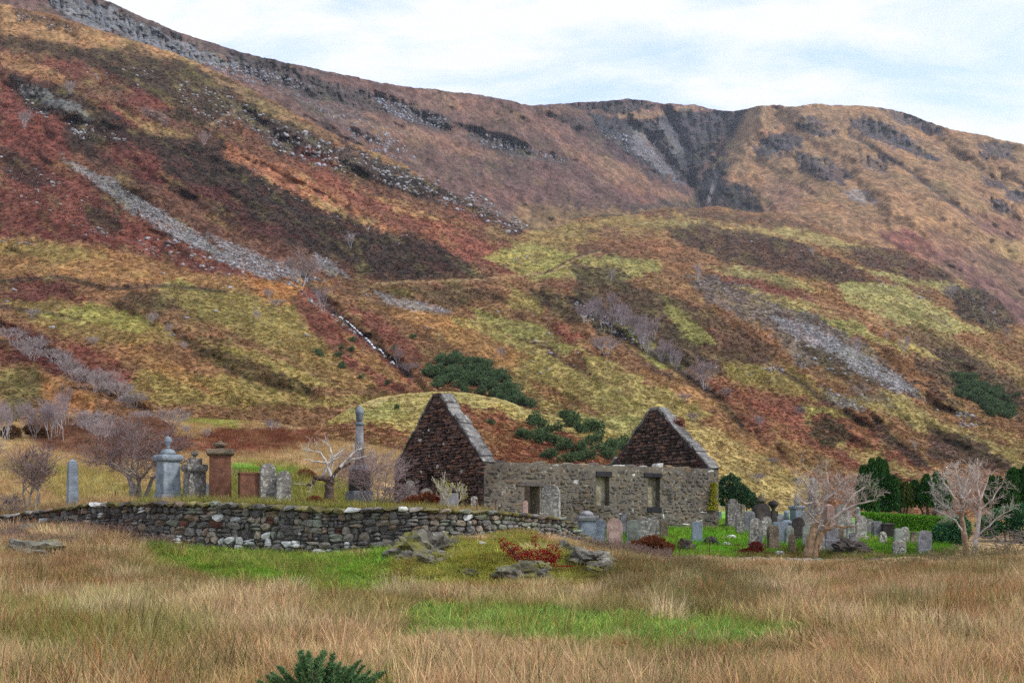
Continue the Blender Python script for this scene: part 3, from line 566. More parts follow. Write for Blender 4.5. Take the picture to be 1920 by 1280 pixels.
def crag_mask(px, py, polys):
    m = np.zeros(np.shape(px))
    for P in polys:
        Q = np.array(P, float); s = (px > Q[:, 0].min() - 12) & (px < Q[:, 0].max() + 12) & (py > Q[:, 1].min() - 12) & (py < Q[:, 1].max() + 12)
        if np.any(s): m[s] = np.maximum(m[s], np.clip((poly_sd(px[s], py[s], P) + 7) / 14, 0, 1))
    return m
def depthA(px, py):
    m = crag_mask(px, py, CRAGS_A)
    return np.exp(dA(px, py)) * (1 + relief(px, py, 1, 1.25) + carve(px, py, GULLY_A, 9) + m * (0.014 * np.abs(fbm(px / 9, py / 22, 3, 2)) + 0.006 * fbm(px / 4, py / 6, 3, 5)))
def depthF(px, py):
    u = px * 0.75 + py * 0.66
    crag = 0.014 * np.abs(fbm(px / 26, py / 60, 3, 4)) + 0.035 * (0.4 - np.abs(fbm(u / 150, (py - px) / 300, 3, 6)))
    r = np.exp(dF(px, py)) * (1 + relief(px, py, 3, 1.3) + crag + carve(px, py, GULLY_F, 6))
    m = crag_mask(px, py, CRAGS)
    return r * (1 + m * (0.030 * np.abs(fbm(px / 8, py / 30, 3, 2)) + 0.010 * fbm(px / 4, py / 6, 3, 5)))
def depthD(px, py): return np.exp(dD(px, py)) * (1 + relief(px, py, 5, 0.6))
def hill(name, x0, x1, step, rows, top, bottom, depth, base, items, mat, seed, rough_top, mot, gain=1.0):
    xs = np.arange(x0, x1 + step, step); Cn = len(xs)
    T = np.interp(xs, top[:, 0], top[:, 1])
    T = np.convolve(np.pad(T, 6, mode='edge'), np.ones(13) / 13, 'valid') if Cn > 40 else T
    T = T + rough_top * (fbm(xs / 22, xs * 0 + seed, 4, seed) + 0.5 * fbm(xs / 5, xs * 0 + 3, 2, seed))
    B = bottom(xs); t = np.linspace(0, 1, rows)[:, None]
    py = B[None] + (T - B)[None] * t; px = np.tile(xs, (rows, 1))
    Y = depth(px, py)
    P = np.stack([(px - PX0) / F * Y, Y, CZ + (HY - py) / F * Y], -1)
    col = paint(px, py, base, items, 11, seed); col = mottle(col, px, py, seed + 1, mot) * gain
    tail = []; ct = []
    Yt = Y[-1]; Zt = P[-1, :, 2]                              # the far side of the ridge
    for k in (0.006, 0.02, 0.06, 0.14, 0.3):
        Yk = Yt * (1 + k); Zk = Zt + Yt * k * (0.18 - 1.1 * k ** 0.5) - 0.02 * Yt * k
        tail.append(np.stack([(xs - PX0) / F * Yk, Yk, Zk], -1)); ct.append(col[-1])
    P = np.concatenate([P, np.array(tail)]); col = np.concatenate([col, np.array(ct)])
    R = P.shape[0]
    me = np_mesh(name, P.reshape(-1, 3), grid_faces(R, Cn), True, np.clip(col.reshape(-1, 3), 0.01, 0.9))
    return link(name, me, mat)
M_hillA = mat_terrain("moor_growth", (0.75, 0.22, 0.05), (0.62, 1.4), 0.9, 0.8, (1, .36, .5))
M_hillF = mat_terrain("far_moor_growth", (0.3, 0.09, 0.02), (0.55, 1.45), 0.7, 1.6, (1, .3, .5))
M_hillD = mat_terrain("knoll_growth", (2.6, 0.8, 0.12), (0.55, 1.5), 0.9, 0.3)
tag(hill("mountain", -320, 2240, 3.2, 150, F_TOP, lambda x: np.interp(x, A_TOP[:, 0], A_TOP[:, 1]) + 60, depthF, C(112, 84, 76), F_ITEMS + [], M_hillF, 2, 2.2, 0.4, 0.70),
    "far purple and tan mountain ridge with crags on the skyline", "mountain", kind='structure')
tag(hill("hillside", -320, 2240, 2.6, 330, A_TOP, lambda x: np.interp(x, [-400, 850, 1250, 2300], [872, 872, 985, 995]), depthA, C(132, 96, 62), A_ITEMS, M_hillA, 1, 3.0, 0.7, 0.80),
    "steep autumn hillside of red bracken, dark heather and yellow grass", "hillside", kind='structure')
tag(hill("knoll", 540, 1284, 2.6, 80, D_TOP, lambda x: np.interp(x, [540, 900, 1284], [905, 910, 960]), depthD, C(158, 142, 78), D_ITEMS, M_hillD, 4, 1.6, 0.6),
    "rounded grassy knoll with red bracken directly behind the ruined church", "knoll", kind='structure')

# ------------------------------------------------------------------ meadow and graveyard ground, field
G_ITEMS = [(C(140,146,66),.9,6,[(335,782),(400,769),(475,780),(445,800),(350,797)]), (C(118,66,52),.9,8,[(330,826),(430,806),(600,798),(640,830),(540,842),(440,856),(330,850)]),
 (C(112,70,60),.85,8,[(40,775),(200,770),(330,790),(340,850),(260,870),(160,860),(60,830)]), (C(150,146,74),.6,8,[(0,870),(200,880),(280,930),(120,940)]),
 (C(146,148,76),.9,6,[(420,872),(480,866),(560,880),(640,905),(760,960),(600,965),(420,950),(250,945),(300,915),(400,915)]),
 (C(110,160,50),.95,5,[(420,872),(480,872),(560,886),(560,895),(440,885)]), (C(150,150,150),.8,2.5,[(440,885),(448,895)],4),
 (C(106,160,44,1.0),.97,7,[(900,975),(1000,985),(1060,1000),(1120,1045),(1300,1045),(1540,1052),(1640,1046),(1760,1044),(1800,1020),(1780,985),(1640,972),(1400,958),(1340,955),(1000,950)]),
 (C(104,88,58),.9,6,[(1380,1036),(1460,1030),(1560,1034),(1640,1040),(1560,1052),(1400,1052)]), (C(120,124,52),.7,6,[(620,940),(760,940),(900,962),(800,970),(640,962)]),
 (C(96,140,44),.9,5,[(1640,1024),(1790,1024),(1790,1044),(1640,1048)])]
FIELD_ITEMS = [(C(150,146,84),.75,16,[(0,1130),(200,1120),(330,1150),(420,1215),(300,1265),(120,1275),(0,1240)]), (C(140,136,80),.7,16,[(560,1110),(760,1110),(820,1150),(700,1200),(560,1180)]), (C(136,124,80),.6,16,[(1180,1200),(1420,1205),(1500,1260),(1300,1275)]), (C(168,124,84),.7,18,[(1480,1080),(1930,1060),(1930,1200),(1650,1180)]), (C(128,120,76),.6,14,[(1600,1130),(1760,1140),(1740,1180),(1620,1170)]), (C(150,112,76),.7,14,[(0,1060),(120,1050),(260,1080),(200,1130),(0,1130)]),
 (C(114,150,54,1.0),1.0,11,[(250,1012),(430,1022),(640,1032),(760,1020),(740,1070),(730,1120),(600,1136),(480,1126),(380,1090),(260,1060)]),
 (C(152,154,66,1.0),.97,8,[(740,1020),(840,1014),(1000,1000),(1070,1030),(1140,1075),(1120,1100),(980,1115),(800,1108),(720,1080)]),
 (C(126,158,72,.95),1.0,10,[(690,1160),(800,1138),(900,1140),(1100,1152),(1300,1158),(1480,1168),(1510,1190),(1440,1214),(1250,1219),(1000,1213),(820,1205)]),
 (C(132,136,60),.6,12,[(0,1180),(260,1190),(300,1240),(100,1250)]), (C(118,112,58),.6,10,[(200,1060),(420,1075),(560,1115),(400,1130),(220,1110)]),
 (C(98,92,54),.85,12,[(1110,1050),(1300,1055),(1400,1085),(1500,1140),(1350,1160),(1150,1140),(1100,1090)]), (C(108,100,58),.5,12,[(1500,1060),(1900,1060),(1900,1110),(1600,1100)])]
STRAW = C(190, 160, 120, 0.9)
def field_col(px, py): return paint(px, py, STRAW, FIELD_ITEMS, 28, 6)
def grave_col(px, py): return paint(px, py, C(176, 150, 108, 0.9), G_ITEMS, 8, 3)
def ground_sheet(name, xs, ys_fn, zfn, colfn, mat, rough):
    nR = 0; rows = []
    X, Yg = xs, ys_fn
    Z = zfn(X, Yg)
    Z = Z + rough * (fbm(X / 1.7, Yg / 1.7, 4, 2)) * 1.0
    px, py = to_px(X, np.maximum(Yg, 5.0), Z)
    col = colfn(px, py)
    col = col * (1 + 0.35 * fbm(X / 0.8, Yg / 0.8, 4, 5)[..., None])
    me = np_mesh(name, np.stack([X, Yg, Z], -1).reshape(-1, 3), grid_faces(*X.shape), True, np.clip(col.reshape(-1, 3), 0.01, 0.9))
    return link(name, me, mat)
M_soil = mat_terrain("turf", (14.0, 4.0, 0.5), (0.6, 1.4), 0.8, 0.06)
# graveyard sheet: starts on the wall line, fans out to the foot of the hills
t = np.linspace(0, 1, 210)[:, None] ** 1.6
pxs = np.linspace(-260, 2180, 420)[None]
wl = np.interp(pxs, LINE[:, 0], LINE[:, 3]) + 0.12
Yg = wl + (235 - wl) * t
Xg = (pxs - PX0) / F * Yg
tag(ground_sheet("graveyard_ground", Xg, Yg, zG, grave_col, M_soil, 0.07), "green graveyard turf running back into straw-coloured meadow", "ground", kind='structure')
yy = np.concatenate([np.linspace(-30, 8, 12), np.linspace(8.3, 58, 260)])
Yf = np.tile(yy[:, None], (1, 330)); hw = np.maximum(np.abs(yy), 12) * 0.52 + 6
Xf = np.linspace(-1, 1, 330)[None] * hw[:, None]
tag(ground_sheet("field", Xf, Yf, zF, field_col, M_soil, 0.09), "rough straw-coloured field in front of the graveyard wall", "field", kind='structure')
vp = np.array([(-3300, -350), (3300, -350), (3300, 4800), (-3300, 4800)], float)
gm = np_mesh("ground", np.hstack([vp, np.full((4, 1), -1.2)]), np.array([[0, 1, 2, 3]]), False, np.tile(np.array(STRAW), (4, 1)))
tag(link("ground", gm, M_soil), "open grassland reaching away on all sides", "ground", kind='structure')

# ------------------------------------------------------------------ stones
def hull_mesh(name, seed, pts=16, ex=3.2, flat=1.0):
    r = random.Random(seed); bm = bmesh.new()
    for i in range(pts):
        v = Vector((r.gauss(0, 1), r.gauss(0, 1), r.gauss(0, 1))).normalized()
        k = (abs(v.x) ** ex + abs(v.y) ** ex + abs(v.z) ** ex) ** (-1 / ex)
        bm.verts.new(v * k * r.uniform(0.43, 0.5))
    res = bmesh.ops.convex_hull(bm, input=bm.verts)
    bmesh.ops.delete(bm, geom=[v for v in bm.verts if not v.link_faces], context='VERTS')
    bmesh.ops.triangulate(bm, faces=bm.faces)
    xs = [v.co for v in bm.verts]
    lo = [min(c[i] for c in xs) for i in range(3)]; hi = [max(c[i] for c in xs) for i in range(3)]
    for v in bm.verts:
        v.co = Vector([(v.co[i] - (lo[i] + hi[i]) / 2) / (hi[i] - lo[i]) for i in range(3)])
    me = bpy.data.meshes.new(name); bm.to_mesh(me); bm.free(); return me
HULLS = [hull_mesh("stone", 100 + i, 24, 9.0) for i in range(12)]
ROCKH = [hull_mesh("rock", 200 + i, 12, 2.4) for i in range(8)]
def arr(me):
    V = np.array([v.co[:] for v in me.vertices]); T = np.array([p.vertices[:] for p in me.polygons]); return V, T
HA = [arr(m) for m in HULLS]; RA = [arr(m) for m in ROCKH]
def join_stones(name, items, mat, parent, protos=None):
    """items: (matrix 4x4, proto index); one mesh"""
    protos = protos or HA
    Vs, Ts, n = [], [], 0
    for M, k in items:
        V, T = protos[k % len(protos)]; M = np.array(M)
        Vs.append(V @ M[:3, :3].T + M[:3, 3]); Ts.append(T + n); n += len(V)
    me = np_mesh(name, np.vstack(Vs), np.vstack(Ts))
    return link(name, me, mat, parent)
def with_mat(me, mat):
    c = me.copy(); c.materials.clear(); c.materials.append(mat); return c
class StoneSet:
    """collects stones; the largest become single parts, the rest one joined part"""
    def __init__(self): self.s = []
    def add(self, M, mat, size): self.s.append((size, M, mat, random.randrange(12)))
    def build(self, parent, limit, rest="small_stones", name="stone"):
        self.s.sort(key=lambda a: -a[0]); cache = {}
        for size, M, mat, k in self.s[:limit]:
            if (mat.name, k) not in cache: cache[(mat.name, k)] = with_mat(HULLS[k], mat)
            o = link(name, cache[(mat.name, k)], None, parent); o.matrix_local = M
        by = {}
        for size, M, mat, k in self.s[limit:]: by.setdefault(mat.name, (mat, []))[1].append((M, k))
        for mat, its in by.values():
            tag(join_stones(rest, its, mat, parent), kind='stuff')
def stone_matrix(c, w, d, h, rot, tilt=0.06):
    return (Matrix.Translation(c) @ rot.to_4x4() @ Matrix.Rotation(random.uniform(-tilt, tilt), 4, 'Y') @ Matrix.Rotation(random.uniform(-tilt, tilt), 4, 'Z')
            @ Matrix.Diagonal((w, d, h, 1)))

WL = (0.52, 0.53, 0.50)
M_ds = [mat_stone("drystone_grey", C(134, 131, 126), C(186, 184, 174), ls=9, lth=0.56, var=0.35, tint=C(140, 126, 108)),
        mat_stone("drystone_dark", C(104, 100, 97), C(160, 158, 150), ls=10, lth=0.58, var=0.3),
        mat_stone("drystone_brown", C(132, 114, 98), C(172, 168, 154), ls=8, lth=0.58, var=0.35),
        mat_stone("drystone_green", C(128, 132, 118), C(172, 178, 164), ls=7, lth=0.55, var=0.2),
        mat_stone("drystone_white", C(196, 198, 196), C(225, 226, 222), dark=C(110, 108, 105), ls=6, lth=0.5, var=0.12),
        mat_stone("drystone_red", C(100, 66, 58), C(140, 130, 120), ls=8, lth=0.68, var=0.2)]
M_wcore = mat_plain("wall_core_earth", C(70, 66, 60), 0.5, 9)
M_mossy = mat_stone("mossy_cope", C(120, 112, 76), C(150, 150, 120), ls=8, lth=0.62, moss=C(128, 124, 48))

def rubble_wall(root, path, row_h, st_w, thick, white_low=False, top_course=True, limit=300, pale_from=None):
    pts = [W(a, c, y) for a, b, c, y in path]; tops = [W(a, b, y).z for a, b, c, y in path]
    P2 = np.array([(p.x, p.y) for p in pts]); zb = np.array([p.z for p in pts]) - 0.12; zt = np.array(tops)
    s = np.concatenate([[0], np.cumsum(np.hypot(*np.diff(P2, axis=0).T))]); L = s[-1]
    def at(d):
        x = np.interp(d, s, P2[:, 0]); y = np.interp(d, s, P2[:, 1])
        x2 = np.interp(min(d + .4, L), s, P2[:, 0]); y2 = np.interp(min(d + .4, L), s, P2[:, 1]); x1 = np.interp(max(d - .4, 0), s, P2[:, 0]); y1 = np.interp(max(d - .4, 0), s, P2[:, 1])
        tx = Vector((x2 - x1, y2 - y1, 0)).normalized()
        return Vector((x, y, 0)), tx, np.interp(d, s, zb), np.interp(d, s, zt), np.interp(d, s, path[:, 0])
    S = StoneSet(); loc = Matrix.Translation(root.location).inverted()
    Hm = float(np.max(zt - zb)); nrow = max(1, int(Hm / row_h))
    edges = np.cumsum([0] + [random.uniform(0.7, 1.3) for _ in range(nrow)]); edges = edges / edges[-1]
    for r in range(nrow):
        d = random.uniform(0, .2)
        while d < L:
            p, tx, b, tp, px = at(d); H = tp - b
            last = r == nrow - 1
            h = (edges[r + 1] - edges[r]) * H
            w = random.uniform(*st_w) * (1.25 if last else 1) * (0.7 if random.random() < .3 else 1)
            if d + w > L: break
            p, tx, b, tp, px = at(d + w / 2)
            nrm = Vector((tx.y, -tx.x, 0))
            zc = b + (edges[r] + edges[r + 1]) / 2 * H + random.uniform(-.02, .02)
            rot = Matrix((tx, -nrm, Vector((0, 0, 1)))).transposed()
            q = random.random()
            pale = pale_from is not None and px > pale_from
            m = M_ds[0] if q < (.72 if pale else .36) else M_ds[1] if q < (.8 if pale else .74) else M_ds[2] if q < .87 else M_ds[3] if q < .92 else M_ds[0] if q < .975 else M_ds[5]
            if pale and random.random() < .22: m = M_ds[3]
            if white_low and r <= 1 and 300 < px < 830 and random.random() < .26: m = M_ds[4]
            if random.random() < .02: m = M_ds[4]
            if last: m = M_mossy if random.random() < .35 else (M_ds[4] if random.random() < .10 else m)
            split = (not last) and h > .2 and random.random() < .38
            dep = thick * random.uniform(.42, .55)
            for zi, hh in (((zc - h / 4, h / 2), (zc + h / 4, h / 2)) if split else ((zc, h),)):
                hh2 = hh * random.uniform(.92, 1.1)
                c = p + nrm * (thick * .28 + random.uniform(-.035, .045)); c.z = zi
                S.add(loc @ stone_matrix(c, w * random.uniform(1.0, 1.1), thick * 1.05 if last else dep, hh2 * 1.06, rot, .13), m, w * hh2)
            d += w * random.uniform(.96, 1.0)
    # dark packed core behind the faces
    V, Fc = [], []
    n = len(path) * 4
    for i, d in enumerate(np.linspace(0, L, n)):
        p, tx, b, tp, px = at(d); nrm = Vector((tx.y, -tx.x, 0)); o = root.location
        for k, z in ((thick * .36, b - .2), (thick * .36, tp - .09), (-thick * .5, tp - .09), (-thick * .5, b - .2)):
            q = p + nrm * k; V.append((q.x - o.x, q.y - o.y, z - o.z))
        if i:
            a = 4 * i; e = a - 4
            Fc += [(e, a, a + 1, e + 1), (e + 1, a + 1, a + 2, e + 2), (e + 2, a + 2, a + 3, e + 3)]
    link("core", pd_mesh("core", V, Fc), M_wcore, root)
    S.build(root, limit)
w0 = W(560, 1028, 45)
wall_root = empty("drystone_wall", (w0.x, w0.y, w0.z))
rubble_wall(wall_root, WALL, 0.215, (.16, .5), .6, True, True, 300, 800)
tag(wall_root, "dark lichen-spotted drystone wall curving along the raised front of the graveyard", "stone wall", kind="thing")
w1 = W(1400, 1050, 50.6)
low_root = empty("ruined_wall", (w1.x, w1.y, w1.z))
rubble_wall(low_root, LOWW, 0.15, (.2, .5), .6, False, True, 140, 1000)
tag(low_root, "low tumbled remains of a pale stone wall below the right-hand graves", "stone wall", kind="thing")

# ------------------------------------------------------------------ church
M_cmort = mat_stone("lime_mortar_rubble", C(110, 104, 93), C(168, 164, 152), ls=5, lth=.58, var=.05, ds=3)
M_cst = [mat_stone("church_grey", C(114, 108, 100), C(160, 156, 146), ls=6, lth=.63, var=.45, tint=C(112, 100, 80), moss=C(116, 110, 72)), mat_stone("church_dark", C(88, 82, 78), C(146, 142, 134), ls=7, lth=.64, var=.35),
         mat_stone("church_brown", C(126, 108, 88), C(160, 154, 138), ls=6, lth=.62, var=.35), mat_stone("church_pale", C(178, 176, 168), C(214, 214, 208), dark=C(100, 96, 92), ls=5, lth=.5, var=.15)]
M_gst = [mat_stone("gable_brown", C(98, 76, 70), C(146, 134, 128), ls=8, lth=.66, var=.45, ds=3), mat_stone("gable_dark", C(74, 59, 56), C(130, 120, 116), ls=8, lth=.68, var=.35),
         mat_stone("gable_rust", C(114, 82, 68), C(156, 144, 134), ls=8, lth=.66, var=.3)]
M_gmort = mat_plain("gable_core", C(70, 56, 52), 0.45, 7, bumpd=.05)
M_cope = mat_stone("gable_coping", C(122, 120, 118), C(176, 176, 168), ls=7, lth=.56, var=.18)
M_lint = mat_stone("dark_lintel", C(52, 52, 56), C(110, 110, 110), ls=8, lth=.72, var=.2)
M_panel = mat_stone("lichened_infill", C(158, 150, 124), C(190, 188, 172), dark=C(104, 86, 48), ls=4, lth=.52, var=.12, ds=1.6)
CH_A = math.atan2(0.53, 0.848); cx0 = (908 - PX0) / F * 55
church = empty("ruined_church", (cx0, 55, 0.8), CH_A)
tag(church, "roofless ruined stone church with two tall gables and a long nave wall", "church")
LEN, WID, EAV, APX, TH, GT = 13.2, 8.5, 3.65, 6.78, 0.8, 0.56
def wall_cells(name, u0, u1, z0, z1, th, holes, mat, axis, origin):
    """wall with rectangular holes (u0,u1,z0,z1); axis 'x' runs along local x with thickness +y, 'y' along local y with thickness +x"""
    us = sorted({u0, u1, *[h[0] for h in holes], *[h[1] for h in holes]}); zs = sorted({z0, z1, *[h[2] for h in holes], *[h[3] for h in holes]})
    def solid(i, j):
        if i < 0 or j < 0 or i >= len(us) - 1 or j >= len(zs) - 1: return False
        a, b = (us[i] + us[i + 1]) / 2, (zs[j] + zs[j + 1]) / 2
        return not any(h[0] < a < h[1] and h[2] < b < h[3] for h in holes)
    V, Fc = [], []
    def P(u, t, z): return (origin[0] + u, origin[1] + t, z) if axis == 'x' else (origin[0] + t, origin[1] + u, z)
    def quad(*q):
        n = len(V); V.extend(q); Fc.append((n, n + 1, n + 2, n + 3))
    for i in range(len(us) - 1):
        for j in range(len(zs) - 1):
            if not solid(i, j): continue
            a, b, c, d = us[i], us[i + 1], zs[j], zs[j + 1]
            quad(P(a, 0, c), P(b, 0, c), P(b, 0, d), P(a, 0, d)); quad(P(b, th, c), P(a, th, c), P(a, th, d), P(b, th, d))
            if not solid(i - 1, j): quad(P(a, th, c), P(a, 0, c), P(a, 0, d), P(a, th, d))
            if not solid(i + 1, j): quad(P(b, 0, c), P(b, th, c), P(b, th, d), P(b, 0, d))
            if not solid(i, j - 1): quad(P(a, 0, c), P(a, th, c), P(b, th, c), P(b, 0, c))
            if not solid(i, j + 1): quad(P(a, 0, d), P(b, 0, d), P(b, th, d), P(a, th, d))
    return link(name, pd_mesh(name, V, Fc), mat, church)
DOOR = (2.05, 2.85, -1, 2.62); W1 = (5.92, 6.66, 1.82, 3.13); W2 = (8.88, 9.60, 1.57, 3.15)
wall_cells("nave_wall", GT, LEN - GT, -1, EAV, TH, [DOOR], M_cmort, 'x', (0, 0)) if False else None
# the nave wall carries the door as a full opening and the windows as blind recesses
wall_cells("nave_wall", 0.0, LEN, -1.0, EAV, TH, [DOOR, W1, W2], M_cmort, 'x', (0, 0))
INF = []
for wv in (W1, W2):
    V = [(wv[0] - .05, .34, wv[2] - .05), (wv[1] + .05, .34, wv[2] - .05), (wv[1] + .05, .34, wv[3] + .05), (wv[0] - .05, .34, wv[3] + .05)]
    V += [(x, .6, z) for x, y, z in V]
    wi = tag(link("window_infill", pd_mesh("window_infill", V, [(0, 1, 2, 3), (5, 4, 7, 6), (4, 0, 3, 7), (1, 5, 6, 2), (3, 2, 6, 7), (4, 5, 1, 0)]), M_panel, church), "pale lichened masonry blocking a tall window"); INF.append(wi)
def box_part(name, lo, hi, mat, parent, bev=.02, jit=0.0, seed=0):
    bm = bmesh.new(); bmesh.ops.create_cube(bm, size=1)
    for v in bm.verts: v.co = Vector([lo[i] + (v.co[i] + .5) * (hi[i] - lo[i]) for i in range(3)])
    if bev: bmesh.ops.bevel(bm, geom=bm.edges[:], offset=bev, segments=2, affect='EDGES', profile=.6)
    if jit:
        r = random.Random(seed)
        for v in bm.verts: v.co += Vector((r.uniform(-jit, jit), r.uniform(-jit, jit), r.uniform(-jit, jit)))
    me = bpy.data.meshes.new(name); bm.to_mesh(me); bm.free()
    return link(name, me, mat, parent)
box_part("door_lintel", (DOOR[0] - .3, -.05, DOOR[3]), (DOOR[1] + .35, .5, DOOR[3] + .2), M_cst[1], church, .03, .01, 1)
box_part("window_lintel", (W1[0] - .02, -.06, W1[3]), (W1[1] + .12, .5, W1[3] + .24), M_lint, INF[0], .03, .01, 2)
box_part("window_lintel", (W2[0] - .25, -.06, W2[3]), (W2[1] + .1, .5, W2[3] + .2), M_lint, INF[1], .03, .01, 3)
box_part("window_sill", (W2[0] - .05, -.04, W2[2] - .05), (W2[1] + .1, .3, W2[2] + .2), M_lint, INF[1], .03, .01, 4)
wall_cells("rear_wall", GT, LEN - GT, -1, EAV - .5, TH, [], M_gmort, 'x', (0, WID - TH))
GWIN = (4.5, 5.15, 2.35, 3.3)
wall_cells("gable_wall", TH, WID, -1, EAV, GT, [GWIN], M_gmort, 'y', (-.003, 0))
wall_cells("gable_wall", TH, WID, -1, EAV, GT, [], M_gmort, 'y', (LEN - GT + .003, 0))
def gable_top(x0, x1):
    a = .32
    V = []
    for x in (x0, x1): V += [(x, -.02, EAV), (x, WID / 2 - a, APX), (x, WID / 2 + a, APX), (x, WID + .02, EAV)]
    return link("gable_peak", pd_mesh("gable_peak", V, [(0, 1, 2, 3)[::-1], (4, 5, 6, 7), (0, 4, 5, 1)[::-1], (1, 5, 6, 2)[::-1], (2, 6, 7, 3)[::-1]]), M_gmort, church)
PEAK = [gable_top(-.003, GT), gable_top(LEN - GT, LEN + .003)]
def slope_y(z): return (z - EAV) / (APX - EAV) * (WID / 2 - .32)       # inset of the gable at height z
# coping slabs on both gables
sl = math.hypot(WID / 2 - .32, APX - EAV); ang = math.atan2(APX - EAV, WID / 2 - .32)
for x0, x1, nn in ((-.02, GT, 0), (LEN - GT, LEN + .02, 1)):
    for side in (0, 1):
        d = -.05
        while d < sl - .1:
            ln = min(random.uniform(.28, .8), sl + .1 - d); th = random.uniform(.03, .15)
            o = box_part("coping_stone", (-(x1 - x0) / 2 - .02, 0, 0), ((x1 - x0) / 2 + .02, ln * .985, th), M_cope, PEAK[nn], .03, .03, int(d * 100) + nn * 7 + side)
            y0 = d * math.cos(ang); z0 = EAV + d * math.sin(ang)
            Mx = Matrix.Translation(((x0 + x1) / 2 + random.uniform(-.05, .05), y0 if side == 0 else WID - y0, z0))
            Mx = Mx @ (Matrix.Rotation(ang, 4, 'X') if side == 0 else Matrix.Rotation(math.pi, 4, 'Z') @ Matrix.Rotation(ang, 4, 'X'))
            o.matrix_local = Mx; d += ln
    o = box_part("ridge_stone", (x0 - .02, WID / 2 - .38, APX), (x1 + .02, WID / 2 + .38, APX + .16), M_cope if nn else M_gst[1], PEAK[nn], .05, .03, 5)
S = StoneSet()
def face_stones(u0, u1, z0, z1, row, wid, put, ok, mats, fac=1.0):
    z = z0
    while z < z1:
        h = random.uniform(*row); u = u0 + random.uniform(-.1, .1)
        while u < u1:
            w = random.uniform(*wid)
            if ok(u + .02, u + w - .02, z + .02, z + h - .02): 
                M, size = put(u + w / 2, z + h / 2, w * random.uniform(.93, 1.02), h * random.uniform(.9, 1.08))
                S.add(M, random.choices(mats[0], mats[1])[0], size * fac)
            u += w
        z += h * .97
def ok_nave(a, b, c, d): return b < LEN + .05 and not any(a < h[1] and b > h[0] and c < h[3] + (.24 if h is not DOOR else .22) and d > h[2] - .02 for h in (DOOR, W1, W2)) 
I3 = Matrix.Identity(3)
face_stones(0, LEN, .3, EAV - .26, (.07, .24), (.09, .5), lambda u, z, w, h: (stone_matrix(Vector((u, random.uniform(.05, .095), z + random.uniform(-.03, .03))), w * random.uniform(.85, 1.12), .2, h * random.uniform(.8, 1.25), I3, .22), w * h), ok_nave, (M_cst, (50, 24, 24, 1.5)))
# wall head course, whitened by lichen
u = .05
while u < LEN - .3:
    w = random.uniform(.3, .8)
    S.add(stone_matrix(Vector((u + w / 2, TH / 2 + random.uniform(-.05, .05), EAV - .08 + random.uniform(-.09, .07))), w, TH * random.uniform(.9, 1.08), random.uniform(.2, .42), I3, .1), random.choices(M_cst, (40, 24, 10, 26))[0], w * .5); u += w
def ok_gable(a, b, c, d):
    if d > EAV:
        i = slope_y(d); 
        if a < i + .02 or b > WID - i - .02: return False
    return not (a < GWIN[1] and b > GWIN[0] and c < GWIN[3] and d > GWIN[2]) and b < WID + .02
RY = Matrix(((0, -1, 0), (1, 0, 0), (0, 0, 1)))            # stone width runs along local y
face_stones(0, WID, .8, APX - .05, (.07, .22), (.14, .62), lambda u, z, w, h: (stone_matrix(Vector((-random.uniform(-.04, .06), u, z + random.uniform(-.02, .02))), w, .2, h * random.uniform(.75, 1.15), RY, .12), w * h), ok_gable, (M_gst, (50, 26, 24)))
face_stones(.5, WID, EAV - .9, APX - .05, (.09, .2), (.2, .6), lambda u, z, w, h: (stone_matrix(Vector((LEN - GT - random.uniform(-.03, .05), u, z)), w, .2, h, RY, .07), w * h),
            lambda a, b, c, d: (d < EAV or (a > slope_y(d) + .02 and b < WID - slope_y(d) - .02)), (M_gst, (34, 56, 10)), .75)
for _ in range(16):
    y = random.uniform(1.5, 6.5); z = random.uniform(2.2, 6)
    if ok_gable(y - .15, y + .15, z - .1, z + .1): S.add(stone_matrix(Vector((-.05, y, z)), random.uniform(.12, .25), .14, random.uniform(.1, .2), RY), M_cst[3], 1)
S.build(church, 300, "rubble_stones")

# ------------------------------------------------------------------ gravestones
def prism(name, outline, th, mat, parent, bev=.025, loc=(0, 0, 0)):
    """outline in (x,z), extruded along y by th, edges bevelled"""
    bm = bmesh.new()
    a = [bm.verts.new((x, -th / 2, z)) for x, z in outline]; f = bm.faces.new(a)
    r = bmesh.ops.extrude_face_region(bm, geom=[f])
    for v in r['geom']:
        if isinstance(v, bmesh.types.BMVert): v.co.y += th
    bmesh.ops.recalc_face_normals(bm, faces=bm.faces)
    big = [e for e in bm.edges if e.calc_face_angle(0) > .9]
    if bev: bmesh.ops.bevel(bm, geom=big, offset=bev, segments=2, affect='EDGES', profile=.6)
    bmesh.ops.translate(bm, verts=bm.verts, vec=loc)
    me = bpy.data.meshes.new(name); bm.to_mesh(me); bm.free()
    return link(name, me, mat, parent)
def lathe(name, prof, mat, parent, seg=14, square=False):
    V, Fc = [], []
    seg = 4 if square else seg
    for r, z in prof:
        for k in range(seg):
            t = 2 * math.pi * k / seg + (math.pi / 4 if square else 0); rr = r * (math.sqrt(2) if square else 1)
            V.append((rr * math.cos(t), rr * math.sin(t), z))
    for i in range(len(prof) - 1):
        for k in range(seg):
            a, b = i * seg + k, i * seg + (k + 1) % seg
            Fc.append((a, b, b + seg, a + seg))
    Fc.append(tuple(range(seg))[::-1]); Fc.append(tuple(range((len(prof) - 1) * seg, len(prof) * seg)))
    me = pd_mesh(name, V, Fc)
    if square:
        bm = bmesh.new(); bm.from_mesh(me)
        bmesh.ops.bevel(bm, geom=[e for e in bm.edges if e.calc_face_angle(0) > .3], offset=.015, segments=2, affect='EDGES'); bm.to_mesh(me); bm.free()
    else:
        for p in me.polygons: p.use_smooth = len(p.vertices) == 4
    return link(name, me, mat, parent)
